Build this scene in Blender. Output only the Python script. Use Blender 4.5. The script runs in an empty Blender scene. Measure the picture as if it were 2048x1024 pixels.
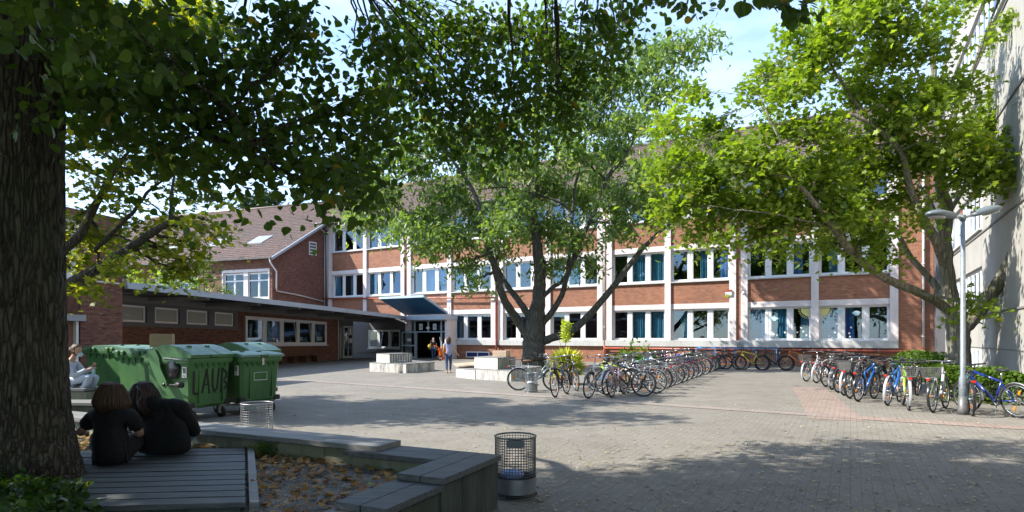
import bpy, math, random
import numpy as np
from mathutils import Vector, Matrix, noise as mn
R = math.radians
rnd = random.Random(7)
C = bpy.context.scene.collection
SC = bpy.context.scene

# ------------------------------------------------------------------ camera, sky, sun, exposure
F, HY, CX, CH = 1183.0, 674.0, 1024.0, 1.6
cam_d = bpy.data.cameras.new('camera'); cam = bpy.data.objects.new('camera', cam_d); C.objects.link(cam)
cam.location = (0, 0, CH); cam.rotation_euler = (R(90), 0, 0)
cam_d.sensor_width = 36; cam_d.lens = 36*F/2048; cam_d.shift_y = (HY-512)/2048
cam_d.clip_start = .05; cam_d.clip_end = 2000
SC.camera = cam
SUN_EL, SUN_PHI = 41.0, 4.0        # light travels towards +X, slightly away
Ld = Vector((math.cos(R(SUN_EL))*math.cos(R(SUN_PHI)), math.cos(R(SUN_EL))*math.sin(R(SUN_PHI)), -math.sin(R(SUN_EL))))
sd = bpy.data.lights.new('sun', 'SUN'); sd.energy = 4.75; sd.angle = R(.53); sd.color = (1, .945, .86)
so = bpy.data.objects.new('sun', sd); C.objects.link(so); so.rotation_euler = Ld.to_track_quat('-Z', 'Y').to_euler()
W_ = bpy.data.worlds.new('World'); SC.world = W_; W_.use_nodes = True
nt = W_.node_tree; nd = nt.nodes; bg = nd['Background']
sky = nd.new('ShaderNodeTexSky'); sky.sky_type = 'NISHITA'; sky.sun_disc = False
sky.sun_elevation = R(SUN_EL)
sky.sun_rotation = math.atan2(-Ld.x, -Ld.y); sky.air_density = 1.15; sky.dust_density = .12; sky.ozone_density = 1.6
tc = nd.new('ShaderNodeTexCoord'); mp = nd.new('ShaderNodeMapping'); mp.inputs['Scale'].default_value = (1.3, 1.3, 5)
nz = nd.new('ShaderNodeTexNoise'); nz.inputs['Scale'].default_value = 2.2; nz.inputs['Detail'].default_value = 7; nz.inputs['Roughness'].default_value = .62
cr = nd.new('ShaderNodeMapRange'); cr.inputs['From Min'].default_value = .25; cr.inputs['From Max'].default_value = .8
cr.inputs['To Max'].default_value = .8
mx = nd.new('ShaderNodeMix'); mx.data_type = 'RGBA'; mx.inputs['B'].default_value = (5.2, 5.7, 6.5, 1)
L = nt.links
L.new(tc.outputs['Generated'], mp.inputs['Vector']); L.new(mp.outputs[0], nz.inputs['Vector'])
L.new(nz.outputs['Fac'], cr.inputs['Value']); L.new(cr.outputs[0], mx.inputs['Factor'])
L.new(sky.outputs[0], mx.inputs['A']); hv=nd.new('ShaderNodeMix'); hv.data_type='RGBA'; hv.blend_type='MULTIPLY'; hv.inputs['Factor'].default_value=1; hv.inputs['B'].default_value=(.86,.97,1.12,1); L.new(mx.outputs['Result'],hv.inputs['A']); L.new(hv.outputs['Result'], bg.inputs['Color'])
bg.inputs['Strength'].default_value = .15
SC.view_settings.view_transform = 'Standard'; SC.view_settings.look = 'None'
SC.view_settings.exposure = 1.12; SC.view_settings.gamma = 1
SC.cycles.max_bounces = 8; SC.cycles.transparent_max_bounces = 10
SC.cycles.use_denoising = True; SC.cycles.sample_clamp_indirect = 6
SC.cycles.caustics_reflective = False; SC.cycles.caustics_refractive = False

# ------------------------------------------------------------------ helpers
def G(px, py):
    Y = CH*F/(py-HY); return Vector(((px-CX)/F*Y, Y, 0))
def P(px, py, Y):
    return Vector(((px-CX)/F*Y, Y, CH+(HY-py)/F*Y))

class MB:
    def __init__(s): s.v=[]; s.f=[]; s.m=[]; s.sm=[]; s.mi=0; s.smooth=False
    def face(s, ids): s.f.append(tuple(ids)); s.m.append(s.mi); s.sm.append(s.smooth)
    def box(s, x0,x1,y0,y1,z0,z1, M=None):
        b=len(s.v)
        for p in ((x0,y0,z0),(x1,y0,z0),(x1,y1,z0),(x0,y1,z0),(x0,y0,z1),(x1,y0,z1),(x1,y1,z1),(x0,y1,z1)):
            p=Vector(p); s.v.append(M@p if M else p)
        for q in ((0,3,2,1),(4,5,6,7),(0,1,5,4),(1,2,6,5),(2,3,7,6),(3,0,4,7)): s.face([b+i for i in q])
        return s
    def bbox(s, x0,x1,y0,y1,z0,z1, c=.01, M=None):
        """box with bevelled vertical and horizontal edges (chamfer c)"""
        b=len(s.v); X=[x0,x1];Y=[y0,y1]
        rings=[(c,z0),(0,z0+c),(0,z1-c),(c,z1)]
        for ins,z in rings:
            e=ins
            pts=[(x0+e+c,y0+e),(x1-e-c,y0+e),(x1-e,y0+e+c),(x1-e,y1-e-c),(x1-e-c,y1-e),(x0+e+c,y1-e),(x0+e,y1-e-c),(x0+e,y0+e+c)]
            for p in pts:
                p=Vector((p[0],p[1],z)); s.v.append(M@p if M else p)
        s.face([b+i for i in reversed(range(8))]); s.face([b+24+i for i in range(8)])
        for r in range(3):
            for i in range(8):
                j=(i+1)%8; s.face([b+r*8+i,b+r*8+j,b+r*8+8+j,b+r*8+8+i])
        return s
    def prism(s, pts, z0, z1, M=None, top=True, bot=True):
        b=len(s.v); n=len(pts)
        for z in (z0,z1):
            for p in pts:
                q=Vector((p[0],p[1],z)); s.v.append(M@q if M else q)
        if bot: s.face([b+i for i in reversed(range(n))])
        if top: s.face([b+n+i for i in range(n)])
        for i in range(n):
            j=(i+1)%n; s.face([b+i,b+j,b+n+j,b+n+i])
        return s
    def poly(s, pts):
        b=len(s.v); s.v += [Vector(p) for p in pts]; s.face(range(b,b+len(pts))); return s
    def loft(s, rings, cap=True, closed=True):
        b=len(s.v); n=len(rings[0])
        for r in rings: s.v += [Vector(p) for p in r]
        for k in range(len(rings)-1):
            for i in range(n if closed else n-1):
                j=(i+1)%n; s.face([b+k*n+i,b+k*n+j,b+(k+1)*n+j,b+(k+1)*n+i])
        if cap:
            s.face([b+i for i in reversed(range(n))]); s.face([b+(len(rings)-1)*n+i for i in range(n)])
        return s
    def tube(s, pts, rad, n=8, cap=True, wob=None, flat=None):
        pts=[Vector(p) for p in pts]
        if not hasattr(rad,'__len__'): rad=[rad]*len(pts)
        rings=[]; ref=None
        for i,p in enumerate(pts):
            d=(pts[min(i+1,len(pts)-1)]-pts[max(i-1,0)])
            if d.length<1e-9: d=Vector((0,0,1))
            d.normalize()
            if ref is None: ref=Vector((0,0,1)) if abs(d.z)<.9 else Vector((1,0,0))
            a=(ref-d*ref.dot(d))
            if a.length<1e-4: a=Vector((0,1,0))-d*d.y
            a.normalize(); b2=d.cross(a); ref=a
            ring=[]
            for k in range(n):
                t=2*math.pi*k/n; r=rad[i]
                if wob: r*=wob(i,k,t)
                ring.append(p+a*(math.cos(t)*r*(flat[0] if flat else 1))+b2*(math.sin(t)*r*(flat[1] if flat else 1)))
            rings.append(ring)
        s.smooth=True; s.loft(rings,cap); s.smooth=False
        return s
    def cyl(s, c, r, h, n=16, r2=None):
        c=Vector(c); return s.tube([c,c+Vector((0,0,h))],[r,r if r2 is None else r2],n)
    def torus(s, c, R_, r, n=28, m=8, ax='y'):
        b=len(s.v); c=Vector(c)
        for i in range(n):
            t=2*math.pi*i/n
            for j in range(m):
                q=2*math.pi*j/m; rr=R_+r*math.cos(q); h=r*math.sin(q)
                if ax=='y': p=Vector((rr*math.cos(t),h,rr*math.sin(t)))
                else: p=Vector((rr*math.cos(t),rr*math.sin(t),h))
                s.v.append(c+p)
        s.smooth=True
        for i in range(n):
            for j in range(m):
                s.face([b+i*m+j,b+i*m+(j+1)%m,b+((i+1)%n)*m+(j+1)%m,b+((i+1)%n)*m+j])
        s.smooth=False; return s
    def ell(s, c, r, nu=14, nv=9, M=None, f=None):
        """ellipsoid, f(dir)->scale"""
        rings=[]; c=Vector(c)
        for i in range(nv+1):
            t=-math.pi/2+math.pi*i/nv; t=max(min(t,math.pi/2-.02),-math.pi/2+.02)
            ring=[]
            for k in range(nu):
                q=2*math.pi*k/nu; d=Vector((math.cos(t)*math.cos(q),math.cos(t)*math.sin(q),math.sin(t)))
                w=f(d) if f else 1
                p=Vector((d.x*r[0],d.y*r[1],d.z*r[2]))*w
                ring.append(c+(M@p if M else p))
            rings.append(ring)
        s.smooth=True; s.loft(rings,True); s.smooth=False; return s
    def mesh(s, name, mats):
        me=bpy.data.meshes.new(name); me.from_pydata([tuple(v) for v in s.v],[],s.f)
        if not isinstance(mats,(list,tuple)): mats=[mats]
        for m in mats: me.materials.append(m)
        me.polygons.foreach_set('material_index',s.m); me.polygons.foreach_set('use_smooth',s.sm); me.update()
        return me
    def build(s, name, mats, parent=None, loc=None, rz=0):
        o=bpy.data.objects.new(name, s.mesh(name,mats)); C.objects.link(o)
        if parent: o.parent=parent
        if loc is not None: o.location=loc
        if rz: o.rotation_euler.z=rz
        return o
def link(name, me, parent=None, loc=(0,0,0), rot=(0,0,0)):
    o=bpy.data.objects.new(name, me); C.objects.link(o); o.parent=parent; o.location=loc; o.rotation_euler=rot; return o
def tag(o, label=None, cat=None, group=None, kind=None):
    if label: o['label']=label
    if cat: o['category']=cat
    if group: o['group']=group
    if kind: o['kind']=kind
    return o
def thing(name, label, cat, loc=(0,0,0), rz=0, group=None):
    o=bpy.data.objects.new(name,None); C.objects.link(o); o.location=loc; o.rotation_euler=(0,0,rz); o.empty_display_size=.2
    return tag(o,label,cat,group)

# ------------------------------------------------------------------ materials
def srgb(r,g,b):
    f=lambda c: (c/255/12.92 if c/255<=.04045 else ((c/255+.055)/1.055)**2.4)
    return (f(r),f(g),f(b),1)
def nm(name):
    m=bpy.data.materials.new(name); m.use_nodes=True; t=m.node_tree; return m,t,t.nodes['Principled BSDF'],t.nodes,t.links
def mixc(t, fac, a, b, mode='MIX'):
    n=t.nodes.new('ShaderNodeMix'); n.data_type='RGBA'; n.blend_type=mode
    for k,vv in (('A',a),('B',b)):
        if isinstance(vv,tuple): n.inputs[k].default_value=vv
        else: t.links.new(vv,n.inputs[k])
    if isinstance(fac,(int,float)): n.inputs['Factor'].default_value=fac
    else: t.links.new(fac,n.inputs['Factor'])
    return n.outputs['Result']
def noise(t, scale, detail=4, rough=.55, vec=None, out='Fac'):
    n=t.nodes.new('ShaderNodeTexNoise'); n.inputs['Scale'].default_value=scale; n.inputs['Detail'].default_value=detail
    n.inputs['Roughness'].default_value=rough
    if vec is not None: t.links.new(vec,n.inputs['Vector'])
    return n.outputs[out]
def mrange(t, v, a, b, c=0, d=1):
    n=t.nodes.new('ShaderNodeMapRange'); t.links.new(v,n.inputs['Value'])
    n.inputs['From Min'].default_value=a; n.inputs['From Max'].default_value=b; n.inputs['To Min'].default_value=c; n.inputs['To Max'].default_value=d
    return n.outputs[0]
def ocoord(t, scale=(1,1,1), rot=(0,0,0), kind='Object'):
    a=t.nodes.new('ShaderNodeTexCoord'); m=t.nodes.new('ShaderNodeMapping'); m.inputs['Scale'].default_value=scale; m.inputs['Rotation'].default_value=rot
    t.links.new(a.outputs[kind],m.inputs['Vector']); return m.outputs[0]
def bump(t, bsdf, h, strength=.3, dist=.01):
    n=t.nodes.new('ShaderNodeBump'); n.inputs['Strength'].default_value=strength; n.inputs['Distance'].default_value=dist
    t.links.new(h,n.inputs['Height']); t.links.new(n.outputs[0],bsdf.inputs['Normal'])
def pm(name, col, rough=.6, var=.25, scale=3, metal=0, bs=.0, stretch=(1,1,1), col2=None, spec=None, coat=0):
    m,t,b,N,K=nm(name); v=ocoord(t,stretch); n=noise(t,scale,6,.6,v)
    dark=tuple(c*(1-var) for c in col[:3])+(1,) if col2 is None else col2
    K.new(mixc(t,mrange(t,n,.35,.68),dark,col),b.inputs['Base Color']); b.inputs['Roughness'].default_value=rough
    n2=noise(t,scale*7,3,.6,v); K.new(mrange(t,n2,.3,.7,max(rough-.08,.02),min(rough+.1,1)),b.inputs['Roughness'])
    b.inputs['Metallic'].default_value=metal
    if spec is not None: b.inputs['Specular IOR Level'].default_value=spec
    if coat: b.inputs['Coat Weight'].default_value=coat; b.inputs['Coat Roughness'].default_value=.15
    if bs: bump(t,b,n2,bs,.01)
    return m
def brick_mat(name, c1, c2, mortar, bw=.25, rh=.0775, vert=False, dark=.5):
    m,t,b,N,K=nm(name)
    a=N.new('ShaderNodeTexCoord'); s=N.new('ShaderNodeSeparateXYZ'); K.new(a.outputs['Object'],s.inputs[0])
    ad=N.new('ShaderNodeMath'); K.new(s.outputs[0],ad.inputs[0]); K.new(s.outputs[1],ad.inputs[1])
    cb=N.new('ShaderNodeCombineXYZ')
    K.new(ad.outputs[0],cb.inputs[1 if vert else 0]); K.new(s.outputs[2],cb.inputs[0 if vert else 1])
    br=N.new('ShaderNodeTexBrick'); K.new(cb.outputs[0],br.inputs['Vector'])
    br.inputs['Scale'].default_value=1; br.inputs['Brick Width'].default_value=bw; br.inputs['Row Height'].default_value=rh
    br.inputs['Mortar Size'].default_value=.006; br.inputs['Mortar Smooth'].default_value=.3; br.inputs['Bias'].default_value=-.15
    br.inputs['Color1'].default_value=c1; br.inputs['Color2'].default_value=c2; br.inputs['Mortar'].default_value=mortar
    # rows of odd dark clinkers
    v2=N.new('ShaderNodeMapping'); v2.inputs['Scale'].default_value=(3.2,13,1); K.new(cb.outputs[0],v2.inputs['Vector'])
    n1=noise(t,1.0,2,.5,v2.outputs[0]); n2=noise(t,.35,5,.6,cb.outputs[0])
    col=mixc(t,mrange(t,n1,.56,.7,0,dark),br.outputs['Color'],tuple(x*.32 for x in c2[:3])+(1,))
    col=mixc(t,mrange(t,n2,.3,.7,0,.5),col,mixc(t,.5,col,(.0,.0,.0,1)),'MIX')
    K.new(col,b.inputs['Base Color']); b.inputs['Roughness'].default_value=.85
    iv=N.new('ShaderNodeMath'); iv.operation='SUBTRACT'; iv.inputs[0].default_value=1; K.new(br.outputs['Fac'],iv.inputs[1])
    bump(t,b,iv.outputs[0],.5,.008)
    return m
def leaf_mat(name, cols, trans=.45, rough=.5):
    """cols: list of colours, picked per leaf through an attribute"""
    m,t,b,N,K=nm(name)
    at=N.new('ShaderNodeAttribute'); at.attribute_name='leafv'
    rp=N.new('ShaderNodeValToRGB'); K.new(at.outputs['Fac'],rp.inputs[0])
    el=rp.color_ramp.elements
    while len(el)<len(cols): el.new(.5)
    for i,c in enumerate(cols):
        el[i].position=(i/max(1,len(cols)-2)*.92 if i<len(cols)-1 else 1.0); el[i].color=tuple(c)+(1,)
    K.new(rp.outputs[0],b.inputs['Base Color']); b.inputs['Roughness'].default_value=rough
    b.inputs['Specular IOR Level'].default_value=.35
    tr=N.new('ShaderNodeBsdfTranslucent')
    tcol=mixc(t,1.0,rp.outputs[0],(1.9,2.0,.55,1),'MULTIPLY'); K.new(tcol,tr.inputs[0])
    mxs=N.new('ShaderNodeMixShader'); mxs.inputs[0].default_value=trans
    K.new(b.outputs[0],mxs.inputs[1]); K.new(tr.outputs[0],mxs.inputs[2]); K.new(mxs.outputs[0],N['Material Output'].inputs[0])
    return m
def bark_mat(name, c1, c2, c3=None, vs=7, crack=.8):
    m,t,b,N,K=nm(name); v=ocoord(t,(vs,vs,vs*.14))
    nv=N.new('ShaderNodeTexNoise'); nv.inputs['Scale'].default_value=1.3; nv.inputs['Detail'].default_value=3; K.new(v,nv.inputs['Vector'])
    vm=N.new('ShaderNodeMix'); vm.data_type='VECTOR'; vm.inputs['Factor'].default_value=.35; K.new(v,vm.inputs[4]); K.new(nv.outputs['Color'],vm.inputs[5])
    n=noise(t,1.5,8,.7,v); w=N.new('ShaderNodeTexVoronoi'); w.feature='DISTANCE_TO_EDGE'; w.inputs['Scale'].default_value=2.6; K.new(vm.outputs[1],w.inputs['Vector'])
    ed=mrange(t,w.outputs['Distance'],.0,.22)
    c=mixc(t,mrange(t,n,.35,.65),c1,c2)
    n3=noise(t,1.1,5,.7,ocoord(t)); c=mixc(t,mrange(t,n3,.5,.66,0,.8),c,c3 or c2)
    cr=mrange(t,w.outputs['Distance'],.0,.16,crack,0)
    c=mixc(t,cr,c,tuple(x*.25 for x in c1[:3])+(1,))
    K.new(c,b.inputs['Base Color']); b.inputs['Roughness'].default_value=.9
    ad=N.new('ShaderNodeMath'); ad.operation='MULTIPLY_ADD'; K.new(n,ad.inputs[0]); ad.inputs[1].default_value=.5; K.new(ed,ad.inputs[2]); bump(t,b,ad.outputs[0],1,.03)
    return m
def glass_mat(name, tint=(.5,.56,.6), refl=.5):
    m,t,b,N,K=nm(name)
    g=N.new('ShaderNodeBsdfGlossy'); g.inputs['Color'].default_value=(.62,.80,1,1); g.inputs['Roughness'].default_value=.015
    nn=noise(t,1.2,2,.5,ocoord(t)); bm=N.new('ShaderNodeBump'); bm.inputs['Strength'].default_value=.03; bm.inputs['Distance'].default_value=.05; K.new(nn,bm.inputs['Height']); K.new(bm.outputs[0],g.inputs['Normal'])
    tr=N.new('ShaderNodeBsdfTransparent'); tr.inputs[0].default_value=tint+(1,)
    lw0=N.new('ShaderNodeLayerWeight'); lw0.inputs['Blend'].default_value=.5; lw=N.new('ShaderNodeMath'); lw.operation='POWER'; lw.inputs[1].default_value=4.5; K.new(lw0.outputs['Facing'],lw.inputs[0])
    ad=N.new('ShaderNodeMath'); ad.operation='MULTIPLY_ADD'; ad.inputs[1].default_value=1.0; ad.inputs[2].default_value=refl; ad.use_clamp=True
    K.new(lw.outputs[0],ad.inputs[0])
    mxs=N.new('ShaderNodeMixShader'); K.new(ad.outputs[0],mxs.inputs[0]); K.new(tr.outputs[0],mxs.inputs[1]); K.new(g.outputs[0],mxs.inputs[2])
    K.new(mxs.outputs[0],N['Material Output'].inputs[0]); return m

M={}
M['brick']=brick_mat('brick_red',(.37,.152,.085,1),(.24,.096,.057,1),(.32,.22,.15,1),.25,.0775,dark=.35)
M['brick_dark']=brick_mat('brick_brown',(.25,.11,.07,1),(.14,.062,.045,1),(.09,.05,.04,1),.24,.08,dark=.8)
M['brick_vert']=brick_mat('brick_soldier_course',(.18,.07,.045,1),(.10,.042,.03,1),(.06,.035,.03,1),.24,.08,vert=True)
def paint_mat(name,col,streak=.12):
    m,t,b,N,K=nm(name); n=noise(t,2.5,6,.7,ocoord(t,(1,1,.18))); n2=noise(t,.7,4,.6,ocoord(t))
    dirt=tuple(c*.62 for c in col)+(1,)
    c=mixc(t,mrange(t,n,.48,.74,0,.6),col+(1,),dirt); c=mixc(t,mrange(t,n2,.4,.7,0,streak*2),c,dirt)
    K.new(c,b.inputs['Base Color']); b.inputs['Roughness'].default_value=.7; bump(t,b,noise(t,60,3,.6,ocoord(t)),.15,.004); return m
M['pinkwhite']=paint_mat('painted_concrete',(.70,.635,.625),.2); M['band']=paint_mat('sill_band_paint',(.50,.50,.48),.25)
M['greywhite']=paint_mat('render_beige',(.42,.405,.37),.25)
M['frame']=pm('window_frame_white',(.74,.74,.74,1),.35,.08,4)
M['frame_blue']=pm('aluminium_door_frame',(.42,.50,.55,1),.4,.1,4)
M['glass']=glass_mat('window_glass',(.74,.80,.82),.15); M['glass_dim']=glass_mat('shaded_glass',(.6,.65,.66),.09)
M['frost']=pm('frosted_glass',(.33,.34,.29,1),.35,.25,60)
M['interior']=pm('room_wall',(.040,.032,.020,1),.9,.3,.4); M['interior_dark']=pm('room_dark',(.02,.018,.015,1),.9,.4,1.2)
M['room_yellow']=pm('yellow_room_wall',(.24,.15,.012,1),.9,.2,1)
M['curtain']=pm('blue_curtain',(.05,.20,.52,1),.85,.3,6); M['curtain_teal']=pm('teal_curtain',(.05,.25,.38,1),.85,.3,6)
M['paper']=pm('paper',(.75,.75,.72,1),.8,.05,3); M['paper_blue']=pm('paper_cloud',(.45,.66,.70,1),.8,.05,3); M['paper_yellow']=pm('paper_sun',(.72,.66,.24,1),.8,.08,3)
M['gutter']=pm('zinc_gutter',(.30,.30,.30,1),.5,.2,5,metal=.3); M['pipe_white']=pm('white_downpipe',(.66,.63,.60,1),.5,.12,3)
M['pipe_red']=pm('red_pipe',(.38,.085,.05,1),.4,.3,4); M['zinc']=pm('zinc_sheet',(.34,.37,.40,1),.45,.15,2,metal=.25)
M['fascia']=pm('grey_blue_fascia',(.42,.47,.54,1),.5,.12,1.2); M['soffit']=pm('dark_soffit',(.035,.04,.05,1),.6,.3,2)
M['greyclad']=pm('dark_grey_cladding',(.12,.12,.13,1),.6,.15,1.5); M['greyband']=pm('grey_roof_band',(.20,.195,.19,1),.7,.15,1.5)
M['awn']=pm('blue_awning_underside',(.02,.12,.24,1),.5,.15,2); M['awn_edge']=pm('awning_edge',(.45,.55,.62,1),.4,.1,2)
def roof_mat():
    m,t,b,N,K=nm('pantile_roof'); v=ocoord(t,(1,1,1))
    n=noise(t,3,5,.7,v); n2=noise(t,.35,4,.6,v)
    c=mixc(t,mrange(t,n,.35,.7),(.21,.13,.095,1),(.095,.063,.05,1)); c=mixc(t,mrange(t,n2,.42,.7,0,.5),c,(.10,.085,.07,1))
    K.new(c,b.inputs['Base Color']); b.inputs['Roughness'].default_value=.55; return m
M['roof']=roof_mat()
def conc(name,c=(.42,.40,.36),st=.8):
    m,t,b,N,K=nm(name); v=ocoord(t)
    n=noise(t,5,8,.7,ocoord(t,(1,1,.22))); n2=noise(t,1.6,5,.65,v)
    col=mixc(t,mrange(t,n,.44,.64,0,st),c+(1,),tuple(x*.28 for x in c)+(1,)); col=mixc(t,mrange(t,n2,.45,.7,0,.6),col,(c[0]*.7,c[1]*.68,c[2]*.5,1))
    K.new(col,b.inputs['Base Color']); b.inputs['Roughness'].default_value=.88; bump(t,b,noise(t,40,4,.7,v),.4,.006); return m
M['conc']=conc('weathered_concrete',(.56,.545,.51),1.0); M['conc_dark']=conc('mossy_dark_concrete',(.075,.085,.072),.75)
M['conc_mid']=conc('mossy_block_concrete',(.26,.26,.19),.6); M['conc_white']=conc('pale_concrete',(.70,.69,.66),.55)
def wood_mat(name,c1,c2,sc=(1.5,26,26),bs=.4):
    m,t,b,N,K=nm(name); v=ocoord(t,sc); n=noise(t,1.0,9,.72,v); n2=noise(t,.9,4,.6,ocoord(t))
    col=mixc(t,mrange(t,n,.32,.7),c1,c2); col=mixc(t,mrange(t,n2,.5,.75,0,.5),col,(.09,.10,.07,1))
    K.new(col,b.inputs['Base Color']); b.inputs['Roughness'].default_value=.62; bump(t,b,n,bs,.006); return m
M['deck']=wood_mat('weathered_decking',(.135,.14,.145,1),(.035,.037,.040,1),bs=.9); M['deck2']=wood_mat('seat_board_grey',(.27,.265,.26,1),(.12,.115,.11,1))
M['bench_wood']=wood_mat('brown_bench_wood',(.20,.085,.03,1),(.10,.045,.02,1)); M['crate_wood']=wood_mat('pale_wood',(.55,.42,.30,1),(.36,.26,.18,1),(3,3,20))
M['bin_green']=pm('green_bin_plastic',(.05,.155,.045,1),.42,.25,2.2,bs=.1); M['bin_lid']=pm('green_bin_lid',(.13,.25,.17,1),.28,.25,2.5,bs=.1,spec=.9)
def bin_mat(name,c,rough):
    m,t,b,N,K=nm(name); n=noise(t,3,6,.7,ocoord(t,(1,1,.35))); n2=noise(t,14,5,.75,ocoord(t,(1,1,.25))); n3=noise(t,1.1,3,.5,ocoord(t))
    col=mixc(t,mrange(t,n,.42,.68,0,.5),c+(1,),tuple(x*.6 for x in c)+(1,)); col=mixc(t,mrange(t,n2,.60,.74,0,.5),col,tuple(min(1,x*1.7+.05) for x in c)+(1,)); col=mixc(t,mrange(t,n3,.45,.65,0,.35),col,(c[0]*1.5,c[1]*1.15,c[2]*.9,1))
    K.new(col,b.inputs['Base Color']); K.new(mrange(t,n2,.3,.7,rough-.1,rough+.22),b.inputs['Roughness']); return m
M['bin_green']=bin_mat('green_bin_plastic_worn',(.048,.145,.042),.42); M['bin_lid']=bin_mat('green_bin_lid_worn',(.12,.23,.155),.38)
M['rubber']=pm('rubber',(.018,.018,.02,1),.7,.3,8); M['steel']=pm('galvanised_steel',(.33,.345,.36,1),.42,.25,9,metal=.75)
M['steel_dull']=pm('dull_wire',(.17,.17,.17,1),.5,.3,12,metal=.4); M['chrome']=pm('chrome',(.55,.55,.56,1),.22,.1,8,metal=1)
M['black']=pm('black_paint',(.014,.014,.016,1),.4,.3,6); M['plastic_black']=pm('black_plastic',(.02,.02,.022,1),.5,.3,6)
M['cardboard']=pm('cardboard',(.36,.26,.16,1),.8,.15,4); M['spray']=pm('spray_paint',(.018,.02,.014,1),.75,.4,14)
M['sticker']=pm('label_sticker',(.7,.7,.7,1),.6,.08,20); M['orange']=pm('orange_plastic',(.72,.16,.02,1),.45,.15,3)
M['yellowp']=pm('yellow_plastic',(.62,.45,.05,1),.5,.15,3); M['lampglass']=pm('lamp_lens',(.36,.36,.34,1),.12,.3,20); M['lamp_grey']=pm('lamp_housing',(.13,.165,.18,1),.4,.15,5)
M['pole']=pm('galvanised_pole',(.27,.31,.34,1),.5,.35,14,metal=.35); M['bluep']=pm('blue_railing_paint',(.04,.26,.55,1),.4,.2,5)
M['terracotta']=pm('terracotta',(.40,.17,.09,1),.8,.25,5); M['trash_blue']=pm('crumpled_bag',(.30,.42,.75,1),.35,.2,9); M['bag_black']=pm('black_bin_bag',(.015,.015,.018,1),.22,.3,9)
# ------------------------------------------------------------------ ground
UA = math.atan2(-.497,.868)         # facade direction angle
def paver_mat(name, c1, c2, mortar, rot):
    m,t,b,N,K=nm(name); v=ocoord(t,(1,1,1),(0,0,rot))
    br=N.new('ShaderNodeTexBrick'); K.new(v,br.inputs['Vector']); br.inputs['Scale'].default_value=1
    br.inputs['Brick Width'].default_value=.20; br.inputs['Row Height'].default_value=.10; br.inputs['Mortar Size'].default_value=.004
    br.inputs['Mortar Smooth'].default_value=.4
    br.inputs['Color1'].default_value=c1; br.inputs['Color2'].default_value=c2; br.inputs['Mortar'].default_value=mortar
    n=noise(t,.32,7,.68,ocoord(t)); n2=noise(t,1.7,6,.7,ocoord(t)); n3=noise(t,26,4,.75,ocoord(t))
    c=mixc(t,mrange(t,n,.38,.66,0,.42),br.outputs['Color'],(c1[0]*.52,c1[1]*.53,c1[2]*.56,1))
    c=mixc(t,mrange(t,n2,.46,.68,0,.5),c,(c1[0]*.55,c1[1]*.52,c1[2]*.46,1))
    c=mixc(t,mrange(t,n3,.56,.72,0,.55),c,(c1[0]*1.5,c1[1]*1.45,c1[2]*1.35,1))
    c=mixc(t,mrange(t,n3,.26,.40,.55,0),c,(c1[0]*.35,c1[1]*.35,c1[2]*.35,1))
    K.new(c,b.inputs['Base Color']); b.inputs['Roughness'].default_value=.9; b.inputs['Specular IOR Level'].default_value=.25
    ad=N.new('ShaderNodeMath'); ad.operation='MULTIPLY_ADD'; K.new(br.outputs['Fac'],ad.inputs[0]); ad.inputs[1].default_value=-1; K.new(n3,ad.inputs[2])
    bump(t,b,ad.outputs[0],.5,.006); return m
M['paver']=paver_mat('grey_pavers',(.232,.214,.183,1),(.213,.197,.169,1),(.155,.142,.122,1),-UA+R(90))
M['paver_red']=paver_mat('red_pavers',(.30,.232,.198,1),(.27,.205,.175,1),(.18,.145,.125,1),-UA+R(90))
def gravel_mat():
    m,t,b,N,K=nm('gravel'); v=ocoord(t)
    w=N.new('ShaderNodeTexVoronoi'); w.inputs['Scale'].default_value=48; K.new(v,w.inputs['Vector'])
    n=noise(t,2.2,5,.7,v); c=mixc(t,w.outputs['Color'],(.12,.10,.095,1),(.38,.33,.30,1))
    hs=N.new('ShaderNodeHueSaturation'); hs.inputs['Saturation'].default_value=.15; K.new(c,hs.inputs['Color'])
    c=mixc(t,mrange(t,n,.45,.7,0,.7),hs.outputs[0],(.13,.10,.08,1))
    K.new(c,b.inputs['Base Color']); b.inputs['Roughness'].default_value=.85; bump(t,b,w.outputs['Distance'],1,.03); return m
M['gravel']=gravel_mat()
def soil_mat():
    m,t,b,N,K=nm('soil'); v=ocoord(t); n=noise(t,9,8,.75,v)
    K.new(mixc(t,mrange(t,n,.35,.65),(.03,.022,.014,1),(.085,.06,.04,1)),b.inputs['Base Color']); b.inputs['Roughness'].default_value=.95; bump(t,b,n,1,.04); return m
M['soil']=soil_mat()
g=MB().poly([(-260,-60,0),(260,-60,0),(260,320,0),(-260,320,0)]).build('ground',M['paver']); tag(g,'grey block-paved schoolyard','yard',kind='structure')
def sheet(name,pts,z,m,label):
    o=MB().poly([(p[0],p[1],z) for p in pts]).build(name,m); return tag(o,label,'paving',kind='structure')
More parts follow.
